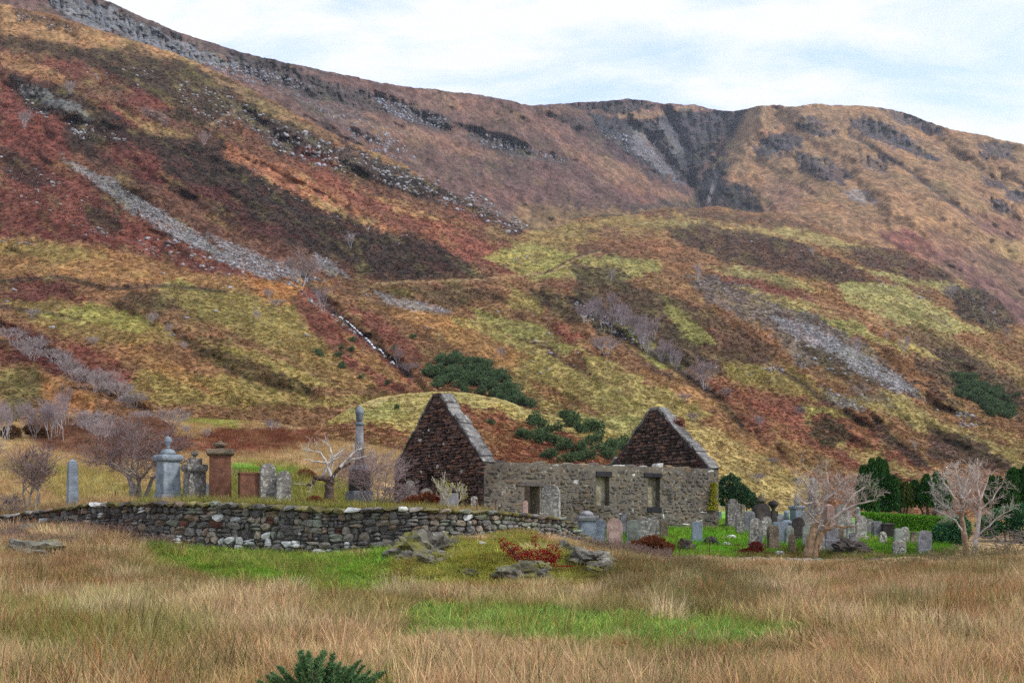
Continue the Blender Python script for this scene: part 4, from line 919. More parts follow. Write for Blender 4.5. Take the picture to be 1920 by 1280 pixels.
GM = {'grey': mat_stone("grave_grey", C(128, 128, 132), C(178, 178, 172), ls=9, lth=.60, var=.2), 'blue': mat_stone("grave_bluegrey", C(128, 138, 148), C(176, 182, 186), dark=C(80, 88, 98), ls=9, lth=.66, var=.1),
      'lichen': mat_stone("grave_lichened", C(126, 122, 116), C(186, 186, 176), ls=8, lth=.52, var=.15), 'red': mat_stone("grave_red_sandstone", C(118, 82, 66), C(168, 150, 134), dark=C(62, 46, 40), ls=9, lth=.64, var=.12, ds=1.6),
      'pink': mat_stone("grave_pink", C(168, 142, 132), C(196, 182, 172), dark=C(118, 96, 90), ls=9, lth=.64, var=.1), 'dark': mat_stone("grave_dark", C(66, 60, 58), C(120, 116, 110), ls=9, lth=.7, var=.15),
      'brown': mat_stone("grave_brown", C(112, 100, 84), C(160, 156, 142), ls=9, lth=.58, var=.2), 'green': mat_stone("grave_greenish", C(140, 146, 136), C(178, 182, 170), ls=8, lth=.6, var=.12)}
def outline(kind, w, h):
    o = []
    if kind == 'round':
        n = 12
        o = [(-w / 2, 0), (w / 2, 0)] + [(w / 2 * math.cos(math.pi * i / n), h - w / 2 + w / 2 * math.sin(math.pi * i / n)) for i in range(n + 1)]
    elif kind == 'flatround':
        n = 12; r = w * .28
        o = [(-w / 2, 0), (w / 2, 0)] + [(w / 2 * math.cos(math.pi * i / n), h - r + r * math.sin(math.pi * i / n)) for i in range(n + 1)]
    elif kind == 'shoulder':
        n = 10; r = w * .32; s = h - r * 1.15
        o = [(-w / 2, 0), (w / 2, 0), (w / 2, s), (r, s + .02)] + [(r * math.cos(math.pi * i / n), s + .04 + r * math.sin(math.pi * i / n)) for i in range(1, n)] + [(-r, s + .02), (-w / 2, s)]
    elif kind == 'pointed':
        n = 6; s = h - w * .75
        R = [(w / 2 * math.cos(.5 * math.pi * i / n) ** .8, s + w * .75 * math.sin(.5 * math.pi * i / n)) for i in range(n)]
        o = [(-w / 2, 0), (w / 2, 0)] + R + [(0, h)] + [(-x, z) for x, z in R[::-1]]
    else:
        o = [(-w / 2, 0), (w / 2, 0), (w / 2 * .96, h), (-w / 2 * .96, h)]
    return o
def grave(px, top, Y, wpx, kind, col, label, yaw=0.0, lean=0.0, base=True, name="gravestone", group=None, th=None, tiltx=0.0):
    x = (px - PX0) / F * Y; zb = gz1(x, Y); zt = CZ + (HY - top) / F * Y; h = max(zt - zb, .25); w = wpx / F * Y
    o = empty(name, (x, Y, zb), yaw); o.rotation_euler = (tiltx, lean, yaw)
    m = GM[col]; th = th or max(.12, min(.22, w * .2))
    if base:
        bh = min(.22, h * .16)
        box_part("plinth", (-w * .62, -th * 1.3, -.25), (w * .62, th * 1.3, bh), m, o, .025, .006, int(px))
        b = prism("slab", outline(kind, w, h - bh), th, m, o, .02, (0, 0, bh + .002))
    else:
        b = prism("slab", outline(kind, w, h + .25), th, m, o, .02, (0, 0, -.25))
    # slightly worn face: sunk inscription panel
    if kind in ('round', 'flatround', 'shoulder') and w > .55:
        bz = (bh if base else 0)
        prism("inscription_panel", [(-w * .36, h * .28), (w * .36, h * .28), (w * .36, h * .62), (-w * .36, h * .62)], .012, m, o, .004, (0, -th / 2 - .004, bz * .5))
    tag(o, label, "gravestone", group); return o
def monument(px, top, Y, wpx, col, label, parts, yaw=0.35, name="monument", cat="monument", lean=0):
    """parts: list of (part name, 'sq'|'rd', profile in fractions of (width, height))"""
    x = (px - PX0) / F * Y; zb = gz1(x, Y); zt = CZ + (HY - top) / F * Y; h = zt - zb; w = wpx / F * Y
    o = empty(name, (x, Y, zb), yaw); o.rotation_euler = (0, lean, yaw)
    for i, pt in enumerate(parts):
        pn, k, prof = pt[:3]; m = GM[pt[3]] if len(pt) > 3 else GM[col]
        lathe(pn, [(r * w / 2, z * h - (.3 if (i == 0 and j == 0) else 0)) for j, (r, z) in enumerate(prof)], m, o, 16, k == 'sq')
    tag(o, label, cat); return o
URN = lambda z0, z1, r: [(r * .45, z0), (r * .3, z0 + .12 * (z1 - z0)), (r * .5, z0 + .3 * (z1 - z0)), (r * .95, z0 + .55 * (z1 - z0)), (r, z0 + .68 * (z1 - z0)), (r * .8, z0 + .74 * (z1 - z0)), (r * .9, z0 + .8 * (z1 - z0)), (r * .5, z0 + .9 * (z1 - z0)), (r * .18, z0 + .95 * (z1 - z0)), (r * .2, z1)]
# left group on the raised ground behind the wall
monument(136, 860, 48.5, 21, 'blue', "slim blue-grey obelisk standing alone near the left end of the wall", [("shaft", 'sq', [(1, 0), (.78, .93)]), ("tip", 'sq', [(.78, .932), (.05, 1)])], .5, "obelisk", "obelisk")
monument(315, 817, 48.2, 44, 'blue', "tall grey pedestal monument crowned with a draped urn beside the bare hawthorn",
         [("base", 'sq', [(1, 0), (1, .10), (.92, .14)]), ("die", 'sq', [(.80, .141), (.74, .62)]), ("cornice", 'sq', [(.86, .621), (.98, .65), (.98, .69), (.8, .72)]), ("cap", 'rd', [(.7, .721), (.62, .77), (.4, .80), (.22, .81)]), ("urn", 'rd', URN(.811, 1, .36))], .72)
monument(365, 845, 48.0, 38, 'lichen', "lichen-mottled square pillar with a small urn between two taller monuments",
         [("shaft", 'sq', [(.92, 0), (.86, .60)]), ("capital", 'sq', [(.95, .601), (1.05, .66), (1.0, .74)]), ("neck", 'sq', [(.6, .741), (.56, .86)]), ("urn", 'rd', URN(.861, 1, .42))], .55)
monument(413, 826, 47.8, 50, 'red', "broad red-brown sandstone pedestal with a flat urn on top",
         [("base", 'sq', [(.92, 0), (.9, .08)]), ("shaft", 'sq', [(.82, .081), (.78, .76)]), ("cornice", 'sq', [(.86, .761), (1.02, .79), (1.02, .85), (.9, .86)], 'brown'), ("foot", 'rd', [(.42, .861), (.28, .89)], 'brown'), ("urn", 'rd', [(.25, .891), (.62, .94), (.58, .95), (.3, .965), (.12, .98), (.1, 1)], 'brown')], .22)
grave(390, 905, 51, 16, 'round', 'grey', "small grey-violet headstone half hidden between the pillar and the red pedestal", .1, 0, False)
monument(468, 886, 47.6, 42, 'red', "low red sandstone block tomb with pale lichen spots", [("block", 'sq', [(.95, 0), (.93, .93)]), ("top_slab", 'sq', [(.98, .931), (.98, 1)])], .3, "block_tomb", "tomb")
grave(502, 868, 47.4, 30, 'round', 'lichen', "taller of two round-topped lichened headstones beside the red block", .45, 0, False, th=.24)
grave(531, 882, 47.2, 27, 'round', 'lichen', "shorter round-topped lichened headstone of the pair above the wall", .35, .02, False, th=.22)
monument(674, 759, 52, 40, 'grey', "very tall slender column monument with an urn, left of the dark gable",
         [("base", 'sq', [(1, 0), (1, .16), (.9, .17)]), ("die", 'sq', [(.8, .171), (.78, .37)], 'dark'), ("cap", 'sq', [(.84, .371), (.6, .42)], 'blue'), ("column", 'rd', [(.44, .421), (.36, .80)]), ("collar", 'rd', [(.42, .801), (.44, .82), (.34, .835)], 'blue'), ("urn", 'rd', [(.2, .836), (.34, .86), (.34, .91), (.4, .92), (.42, .935), (.26, .965), (.12, .985), (.08, 1)], 'blue')], .5, "column_monument")
grave(769, 900, 52.5, 17, 'round', 'lichen', "small round-topped headstone in front of the dark gable", .2, 0, False)
grave(792, 914, 51.5, 24, 'round', 'lichen', "squat leaning headstone at the foot of the dark gable", .3, .22, False)
grave(841, 924, 50, 36, 'flat', 'grey', "wide flat grey slab behind the yellow-leaved sapling", .2, .03, False)
grave(889, 930, 49.5, 12, 'flatround', 'lichen', "tiny pale stone by the rusty rail near the church corner", 0, 0, False)
# before the nave wall
grave(1033, 908, 51.5, 34, 'round', 'lichen', "tall round-topped headstone standing before the church doorway", -.25, 0, True, th=.3)
grave(985, 938, 54.6, 10, 'round', 'pink', "small reddish headstone at the doorway's edge", 0, 0, False)
monument(1100, 957, 51.4, 37, 'grey', "grey pedestal with a scrolled cap at the head of the row below the church", [("base", 'sq', [(1, 0), (1, .18)], 'lichen'), ("die", 'sq', [(.84, .181), (.80, .72)], 'blue'), ("cornice", 'sq', [(.96, .721), (1.06, .80), (1.0, .86)]), ("cap", 'rd', [(.8, .861), (.6, .95), (.2, 1)])], .15, "pedestal_monument")
grave(1123, 973, 51.6, 23, 'round', 'blue', "blue-grey round-topped headstone beside the scrolled pedestal", .1, .02, False)
grave(1152, 971, 51.6, 30, 'round', 'pink', "pinkish round-topped headstone in the row below the nave wall", .05, 0, False)
grave(1187, 974, 53.5, 27, 'flatround', 'green', "pale green-grey headstone behind the rust-brown fern clump", 0, .03, False)
grave(1184, 965, 56, 20, 'round', 'brown', "arched headstone peeping over the pale green one", 0, 0, False)
grave(1211, 969, 55, 24, 'flatround', 'lichen', "broad mottled headstone against the nave wall", .1, -.04, False)
grave(1228, 968, 55.5, 16, 'round', 'lichen', "narrow mottled headstone touching its broad neighbour by the nave wall", .1, 0, False)
grave(1307, 977, 55.5, 20, 'flatround', 'blue', "grey headstone alone on the lawn below the church corner", .1, 0, True)
def rock_thing(name, label, cat, loc, size, mat, seed, parent=None, yaw=0.0, group=None):
    o = link(name, rock_mesh(seed, 4, .24), mat); o.location = loc; o.scale = size; o.rotation_euler = (0, 0, yaw)
    return tag(o, label, cat, group)
def rock_mesh(seed, sub=3, amp=.2, freq=1.3):
    bm = bmesh.new(); bmesh.ops.create_icosphere(bm, subdivisions=sub, radius=.5)
    from mathutils import noise as mn
    off = Vector((seed * 3.7, seed * 1.3, seed * 7.1))
    for v in bm.verts:
        n = v.co.normalized()
        d = mn.fractal(n * freq + off, .9, 2.1, 4) * amp + .5 * amp * abs(mn.noise(n * 3.1 + off))
        c = amp * (.35 * mn.noise(n * 5.3 + off) + .22 * mn.noise(n * 11 + off) - .5 * abs(mn.noise(Vector((n.x * 1.5, n.y * 1.5, n.z * 5)) + off)))
        v.co = n * (.5 + d + c)
    me = bpy.data.meshes.new("rock_mesh"); bm.to_mesh(me); bm.free(); return me
def on_ground(px, Y, field=False):
    x = (px - PX0) / F * Y
    return Vector((x, Y, zf1(x, Y) if field else gz1(x, Y)))
def Y_at(px, py, y0=46.0, y1=220.0):
    Y = np.linspace(y0, y1, 900); x = (px - PX0) / F * Y; q = HY - F * (zG(x, Y) - CZ) / Y
    k = np.nonzero(q <= py)[0]
    return float(Y[k[0]]) if len(k) else y1
M_rock = mat_stone("weathered_rock", C(104, 100, 92), C(158, 158, 146), ls=5, lth=.58, var=.15, moss=C(118, 116, 52), mth=.5)
M_rockd = mat_stone("dark_rock", C(70, 64, 60), C(110, 108, 100), ls=4, lth=.66, var=.2)
for px, Y, s, lab, mt in ((1284, 53.4, (.6, .4, .6), "dark broken stump of a stone beside the lone grey headstone", M_rockd), (1296, 53, (.4, .35, .4), "small pale stone next to the broken dark stump", M_rock), (1331, 55, (.9, .5, .4), "fallen dark stone lying right of the lone grey headstone", M_rockd),
                          (1370, 57, (.5, .4, .22), "white stone lying highest on the lawn by the church corner", M_ds[4]), (1362, 55, (.55, .4, .2), "white stone lying lower on the lawn by the church corner", M_ds[4]), (1598, 53.5, (1.5, .9, .8), "dark overturned root-like boulder among the right-hand graves", M_rockd), (1462, 52.6, (.35, .3, .25), "small pale stone near the brown headstone's foot", M_ds[4])):
    p = on_ground(px, Y); rock_thing("stone_block", lab, "stone", p + Vector((0, 0, s[2] * .25)), s, mt, int(px), yaw=px * .7)
# right-hand graves
grave(1374, 935, 62.5, 26, 'shoulder', 'lichen', "tall lichened headstone just right of the church corner", .3, 0, True, th=.3)
grave(1392, 945, 64, 13, 'flatround', 'brown', "thin headstone close behind the tall lichened one by the church corner", .9, 0, True)
grave(1405, 957, 60, 22, 'flatround', 'grey', "grey headstone in front of the finialed arch stone", .2, 0, False)
o = grave(1427, 943, 61, 34, 'round', 'dark', "dark arched headstone topped by a pointed finial", .5, 0, True, th=.4)
lathe("finial", [(.22, 1.40), (.26, 1.46), (.12, 1.56), (.14, 1.62), (.02, 1.80)], GM['brown'], o, 10)
grave(1416, 971, 54.5, 25, 'round', 'lichen', "tall mottled headstone rising from the red shrub on the lawn", .25, .02, True)
grave(1450, 984, 54.2, 21, 'round', 'brown', "brown lichened headstone in the front row left of the dead tree", .25, -.03, False, th=.26)
grave(1463, 978, 56, 30, 'flat', 'blue', "plain blue-grey slab behind the brown front-row headstone", .2, 0, False)
monument(1450, 937, 66, 22, 'dark', "dark monument with a knob top in the back row near the finialed arch", [("base", 'sq', [(1, 0), (1, .2)]), ("shaft", 'sq', [(.7, .201), (.62, .6)]), ("head", 'rd', URN(.601, 1, .9))], .3)
monument(1475, 957, 57.5, 23, 'blue', "grey turned column stump like a chess pawn among the graves", [("drum", 'rd', [(1, 0), (1, .44), (.9, .5)]), ("collar", 'rd', [(.7, .501), (.9, .58), (.9, .62), (.55, .68)]), ("top", 'rd', [(.5, .681), (.36, .86), (.5, .92), (.42, 1)])], 0, "column_stump")
monument(1494, 923, 61, 24, 'blue', "grey pedestal with a spiked urn in the middle of the right-hand graves", [("die", 'sq', [(.8, 0), (.78, .58)]), ("cornice", 'sq', [(.9, .581), (1.05, .64), (.8, .68)]), ("spike", 'rd', [(.4, .681), (.5, .78), (.3, .88), (.06, 1)], 'green')], .4)
grave(1497, 969, 57, 25, 'round', 'dark', "dark round headstone below the spiked pedestal", .2, 0, False)
grave(1485, 1000, 53.2, 13, 'shoulder', 'brown', "short brown post-like marker left of the dead tree", 0, 0, False)
monument(1525, 893, 63, 17, 'lichen', "tall pale pointed obelisk seen through the dead tree's twigs", [("base", 'sq', [(1.4, 0), (1.4, .16)]), ("shaft", 'sq', [(1, .161), (.72, .92)]), ("tip", 'sq', [(.72, .921), (.05, 1)])], .3, "obelisk", "obelisk")
monument(1553, 944, 54.6, 40, 'grey', "pink granite obelisk on a grey pedestal right behind the dead tree", [("base", 'sq', [(1, 0), (1, .22), (.9, .25)]), ("die", 'sq', [(.7, .251), (.64, .5)]), ("shaft", 'sq', [(.5, .501), (.4, .95)], 'pink'), ("tip", 'sq', [(.4, .951), (.06, 1)], 'pink')], .35, "obelisk", "obelisk")
grave(1581, 945, 59, 30, 'pointed', 'lichen', "large pointed headstone right of the pink obelisk", .1, 0, True, th=.3)
monument(1608, 950, 63, 12, 'green', "thin pale column behind the hedge-side headstones", [("shaft", 'rd', [(1, 0), (.8, .9)]), ("knob", 'rd', [(.9, .901), (.3, 1)])], 0, "column_monument")
grave(1615, 966, 59, 21, 'round', 'lichen', "round-topped headstone in front of the thin pale column", .2, 0, True)
grave(1644, 976, 60, 17, 'flatround', 'grey', "grey headstone against the clipped hedge", .2, 0, False, th=.3)
monument(1662, 980, 60, 24, 'dark', "dark boxy pedestal against the clipped hedge", [("die", 'sq', [(.9, 0), (.9, .86)]), ("cap", 'sq', [(1.0, .861), (1.0, .94), (.6, 1)])], .1, "pedestal_monument")
grave(1696, 987, 58, 18, 'round', 'lichen', "rounded headstone standing behind two squarer ones by the hedge", .25, 0, True)
grave(1684, 990, 57, 15, 'flatround', 'green', "pale headstone close beside the rounded one by the hedge", .2, 0, False)
grave(1686, 1012, 53.6, 26, 'flatround', 'lichen', "low broad headstone at the front of the hedge-side group", .1, 0, False)
grave(1733, 994, 54, 27, 'flatround', 'grey', "wide-shouldered grey headstone, the last before the dark laurel", .15, .03, False)
grave(1350, 958, 75, 6, 'flat', 'blue', "distant pale marker seen just past the church corner", 0, 0, False)
for px, top, Y, wd, kd, cl, lab in ((1388, 962, 59, 16, 'round', 'lichen', "small round headstone between the church corner and the finialed arch"), (1437, 968, 57.5, 20, 'flatround', 'lichen', "mottled headstone in front of the dark arched stone"), (1465, 962, 61, 18, 'round', 'grey', "grey headstone just left of the turned column stump"),
    (1511, 958, 60, 20, 'shoulder', 'lichen', "shouldered headstone at the tall pale obelisk's foot"), (1513, 985, 55.5, 20, 'flatround', 'green', "greenish headstone close behind the twisted tree's trunk"), (1536, 960, 60.5, 20, 'round', 'grey', "grey headstone between the tall obelisk and the pink one"), (1564, 968, 58, 16, 'flatround', 'lichen', "narrow headstone peeping past the pink obelisk"),
    (1596, 976, 57, 16, 'round', 'green', "small green-grey headstone beneath the large pointed one"), (1630, 972, 62, 15, 'round', 'lichen', "rounded headstone between the thin column and the hedge"), (1600, 998, 55, 16, 'flatround', 'grey', "low grey headstone above the dark overturned boulder"), (1573, 990, 55.5, 18, 'flat', 'brown', "low brown slab right of the pink obelisk's base"),
    (1424, 990, 55.6, 14, 'flatround', 'grey', "low stone half hidden behind the mottled headstone and the red shrub"), (1480, 986, 56, 16, 'round', 'green', "pale low headstone in front of the turned column stump"), (1540, 990, 54, 13, 'round', 'lichen', "little lichened stone under the twisted tree"), (1655, 996, 57.5, 14, 'round', 'lichen', "small headstone in front of the dark boxy pedestal"), (1712, 996, 57.5, 12, 'flatround', 'brown', "slim brown stone before the hedge's right end"), (1245, 975, 56.2, 15, 'round', 'brown', "last small headstone along the nave wall before the lawn opens"), (1168, 962, 56.5, 14, 'flatround', 'grey', "plain stone close to the nave wall behind the pinkish one")):
    grave(px, top, Y, wd, kd, cl, lab, .2, random.uniform(-.05, .05), False)

# ------------------------------------------------------------------ loose rock on the hills
def in_poly(px, py, poly): return poly_sd(px, py, poly) > 0
def sample_poly(poly, n, rng):
    P = np.asarray(poly, float); ox, oy = [], []
    while len(ox) < n:
        x = rng.uniform(P[:, 0].min(), P[:, 0].max(), 4 * n + 20); y = rng.uniform(P[:, 1].min(), P[:, 1].max(), 4 * n + 20)
        k = in_poly(x, y, poly); ox += list(x[k]); oy += list(y[k])
    return np.array(ox[:n]), np.array(oy[:n])
def rot_mats(n, rng):
    q = rng.normal(size=(n, 4)); q /= np.linalg.norm(q, axis=1)[:, None]
    w, x, y, z = q.T
    return np.stack([np.stack([1 - 2 * (y * y + z * z), 2 * (x * y - z * w), 2 * (x * z + y * w)], -1), np.stack([2 * (x * y + z * w), 1 - 2 * (x * x + z * z), 2 * (y * z - x * w)], -1),
                     np.stack([2 * (x * z - y * w), 2 * (y * z + x * w), 1 - 2 * (x * x + y * y)], -1)], 1)
def rock_field(name, label, spec, depth, mat, seed, flat=.7):
    rng = np.random.default_rng(seed); Vs, Ts, Cs, n0 = [], [], [], 0
    for poly, n, smin, smax in spec:
        if n == 0: continue
        px, py = sample_poly(poly, n, rng); 
        # rocks gather in clusters
        keep = fbm(px / 18, py / 11, 3, seed) > rng.uniform(-.6, .5, n)
        px, py = px[keep], py[keep]; n = len(px)
        Y = depth(px, py); c = np.stack([(px - PX0) / F * Y, Y, CZ + (HY - py) / F * Y], -1)
        s = smin + (smax - smin) * rng.random(n) ** 3
        R = rot_mats(n, rng); g = rng.uniform(.55, 1.15, n)
        for i in range(n):
            V, T = RA[i % len(RA)]
            sc = s[i] * np.array([rng.uniform(.8, 1.4), rng.uniform(.8, 1.2), rng.uniform(.6, 1.0)])
            v = (V * sc) @ R[i].T; v[:, 2] *= flat
            Vs.append(v + c[i] + np.array([0, 0, s[i] * .12])); Ts.append(T + n0); n0 += len(V); Cs.append(np.full((len(V), 3), g[i]))
    me = np_mesh(name, np.vstack(Vs), np.vstack(Ts), False, np.vstack(Cs))
    return tag(link(name, me, mat), label, "rocks", kind='stuff')
def mat_scree(name, base):
    m = N(name); g = m.n('ShaderNodeNewGeometry').outputs['Position']
    c = m.mix(m.ramp(m.noise(g, 1.1, 3, .6), [(.35, 0.0), (.65, 1.0)]), tuple(x * .6 for x in base), base)
    c = m.mix(1.0, c, m.attr("Col"), 'MULTIPLY'); m.principled(c, .95, None, .1); return m.m
M_scree = mat_scree("scree_rock", C(178, 176, 178)); M_screeF = mat_scree("far_scree_rock", C(164, 166, 174))
rock_field("scree", "pale grey boulders and scree strewn over the near hillside", ROCKS, depthA, M_scree, 5)
rock_field("crag_rubble", "grey crag rubble below the skyline cliff of the far ridge", ROCKS_F, depthF, M_screeF, 6, 1.0)

# ------------------------------------------------------------------ plants: bare trees
def grow_tree(seed, h, r0, levels=4, split=(2, 4), spread=.6, up=.25, curl=.3, ratio=.7, lean=(0, 0), trunk_frac=.3, stems=1, droop=0.0, seglen=4):
    r = random.Random(seed); segs = []
    def branch(p, d, ln, rad, lev):
        n = seglen if lev < 2 else 3 if lev < levels else 2
        for i in range(n):
            d = (d + Vector((r.gauss(0, 1), r.gauss(0, 1), r.gauss(0, .7))) * curl * .35 + Vector((0, 0, up * .25 - droop * .2 * lev))).normalized()
            q = p + d * ln / n; ra = rad * (1 - .45 * i / n); rb = rad * (1 - .45 * (i + 1) / n)
            segs.append((p.copy(), q.copy(), ra, rb, lev)); p = q
            if lev > 0 and lev < levels and i < n - 1 and r.random() < .55:
                a = Vector((r.gauss(0, 1), r.gauss(0, 1), r.gauss(0, .6))).normalized()
                branch(p, (d * .6 + a * spread * 1.2).normalized(), ln * r.uniform(.45, .7), rb * .55, lev + 1)
        if lev < levels:
            k = r.randint(*split)
            for j in range(k):
                a = Vector((r.gauss(0, 1), r.gauss(0, 1), r.gauss(0, .5))).normalized()
                branch(p, (d + a * spread).normalized(), ln * ratio * r.uniform(.75, 1.2), rb * (.8 if j == 0 else .6), lev + 1)
    for s in range(stems):
        a = 2 * math.pi * s / max(stems, 1) + r.random()
        d0 = Vector((lean[0] + (.35 * math.cos(a) if stems > 1 else 0), lean[1] + (.35 * math.sin(a) if stems > 1 else 0), 1)).normalized()
        branch(Vector((.08 * math.cos(a) * (stems > 1), .08 * math.sin(a) * (stems > 1), -.15)), d0, h * trunk_frac, r0 * r.uniform(.75, 1.0), 0)
    return segs
def tubes(segs, minr, sides):
    """segments to prisms, vectorised"""
    if not segs: return np.zeros((0, 3)), np.zeros((0, 4), int)
    A = np.array([s[0][:] for s in segs]); B = np.array([s[1][:] for s in segs]); ra = np.maximum([s[2] for s in segs], minr); rb = np.maximum([s[3] for s in segs], minr)
    d = B - A; L = np.linalg.norm(d, axis=1)[:, None] + 1e-9; d = d / L
    ref = np.where(np.abs(d[:, 2:3]) > .9, np.array([[1., 0, 0]]), np.array([[0., 0, 1]]))
    u = np.cross(d, ref); u /= np.linalg.norm(u, axis=1)[:, None]; v = np.cross(d, u)
    th = 2 * np.pi * np.arange(sides) / sides
    ring = u[:, None] * np.cos(th)[None, :, None] + v[:, None] * np.sin(th)[None, :, None]
    V = np.concatenate([A[:, None] + ring * ra[:, None, None], B[:, None] + d[:, None] * (rb * .5)[:, None, None] + ring * rb[:, None, None]], 1)
    n = len(segs); base = (np.arange(n) * 2 * sides)[:, None]; k = np.arange(sides); k2 = (k + 1) % sides
    Fc = np.stack([base + k, base + k2, base + sides + k2, base + sides + k], -1).reshape(-1, 4)
    return V.reshape(-1, 3), Fc
def fit(segs, w, h):
    P = np.array([s[1][:] for s in segs]); sx = w / max(1e-6, np.ptp(P[:, 0])); sz = h / P[:, 2].max()
    f = lambda p: Vector((p.x * sx, p.y * sx, p.z * sz if p.z > 0 else p.z))
    return [(f(a), f(b), ra, rb, l) for a, b, ra, rb, l in segs]
def bare_tree(name, label, pos, w, h, seed, mt, mc, minr=.008, cut=1, leaves=None, cat="tree", group=None, **kw):
    segs = fit(grow_tree(seed, h, kw.pop('r0', .12), **kw), w, h)
    o = empty(name, pos)
    V, Fc = tubes([s for s in segs if s[4] <= cut], minr * 1.5, 7); link("trunk", np_mesh("trunk", V, Fc, True), mt, o)
    V, Fc = tubes([s for s in segs if s[4] > cut], minr, 3); link("crown", np_mesh("crown", V, Fc, True), mc, o)
    if leaves:
        tips = np.array([s[1][:] for s in segs if s[4] >= 3]); rng = np.random.default_rng(seed)
        t = tips[rng.integers(0, len(tips), leaves[1])] + rng.normal(0, .06, (leaves[1], 3))
        link("leaves", leaf_mesh("leaves", t, leaves[2], leaves[2] * .7, rng), leaves[0], o)
    tag(o, label, cat, group); return o
def leaf_mesh(name, P, ln, wd, rng, dirs=None, aniso=.25):
    """one small folded face per point; attribute leaf = random tone"""
    n = len(P)
    d = rng.normal(size=(n, 3)) if dirs is None else dirs + rng.normal(0, aniso, (n, 3))
    d /= np.linalg.norm(d, axis=1)[:, None] + 1e-9
    s = np.cross(d, rng.normal(size=(n, 3))); s /= np.linalg.norm(s, axis=1)[:, None] + 1e-9
    L = (ln * rng.uniform(.6, 1.3, n))[:, None]; Wd = (wd * rng.uniform(.6, 1.3, n))[:, None]
    V = np.stack([P - d * L * .5, P + s * Wd * .5, P + d * L * .5, P - s * Wd * .5], 1).reshape(-1, 3)
    me = np_mesh(name, V, np.arange(4 * n).reshape(n, 4))
    a = me.attributes.new("leaf", 'FLOAT', 'POINT'); a.data.foreach_set("value", np.repeat(rng.random(n), 4).astype(np.float32))
    return me
M_bark = mat_plain("grey_bark", C(140, 132, 122), .4, 9); M_twig = mat_plain("grey_twigs", C(138, 122, 118), .35, 5); M_twigp = mat_plain("purple_twigs", C(158, 138, 136), .35, 2)
M_dead = mat_plain("bleached_wood", C(196, 188, 178), .25, 8); M_bro = mat_plain("dark_gnarled_bark", C(92, 76, 68), .5, 9); M_gold = mat_plain("orange_stripped_wood", C(152, 126, 98), .5, 5)
M_pinkw = mat_plain("pinkish_bare_wood", C(184, 170, 160), .3, 6); M_birch = mat_plain("birch_bark", C(176, 172, 172), .3, 3); M_btw = mat_plain("birch_twigs", C(152, 138, 140), .35, .5); M_gtw = mat_plain("pale_grey_twigs", C(170, 158, 156), .3, .6)
M_haw = mat_leaf("hawthorn_leaves", [C(92, 56, 52), C(128, 84, 78), C(150, 108, 98)], .2)
def at_px(px, Y, field=False): return on_ground(px, Y, field)
def wpx(w, Y): return w / F * Y
# hawthorn and neighbours on the raised graveyard
bare_tree("hawthorn_tree", "spreading bare hawthorn with maroon twigs behind the drystone wall", at_px(258, 50.5), wpx(255, 50.5), 3.7, 21, M_bark, M_twig, .007, 1, (M_haw, 4200, .055), r0=.13, levels=5, stems=5, spread=.8, trunk_frac=.26, up=.35, curl=.5)
bare_tree("thorn_tree", "small pale-stemmed thorn with a few maroon leaves beyond the wall's low end", at_px(58, 50), wpx(150, 50), 2.9, 33, M_bark, M_twig, .007, 1, (M_haw, 1500, .05), r0=.08, levels=4, stems=4, spread=.6, trunk_frac=.3, up=.3)
bare_tree("thorn_bush", "tangled leafless thorn bush at the far end of the drystone wall", at_px(10, 49.6), wpx(110, 50), 1.1, 35, M_twig, M_twig, .006, 1, None, "bush", r0=.04, levels=4, stems=5, spread=.9, trunk_frac=.3, up=.1)
bare_tree("leafless_shrub", "wide haze of grey leafless twigs around the tall column monument", at_px(705, 51), wpx(190, 51), 2.7, 52, M_twig, M_twigp, .0045, 1, None, "shrub", r0=.05, levels=4, stems=7, spread=.6, trunk_frac=.3, up=.3, curl=.4)
bare_tree("leafless_bush", "low bare bush at the foot of the dark gable", at_px(745, 50), wpx(130, 50), 1.3, 54, M_twig, M_twig, .006, 1, None, "bush", r0=.04, levels=4, stems=5, spread=.8, trunk_frac=.3, up=.15)
M_yl = mat_leaf("yellow_leaves", [C(120, 130, 50), C(160, 160, 60), C(190, 186, 80)], .35)
bare_tree("sapling", "thin sapling with sparse yellow-green leaves before the gable corner", at_px(848, 48.5), wpx(70, 48.5), 1.6, 61, M_pinkw, M_dead, .008, 1, (M_yl, 420, .07), r0=.03, levels=3, stems=3, spread=.6, trunk_frac=.4, up=.3)
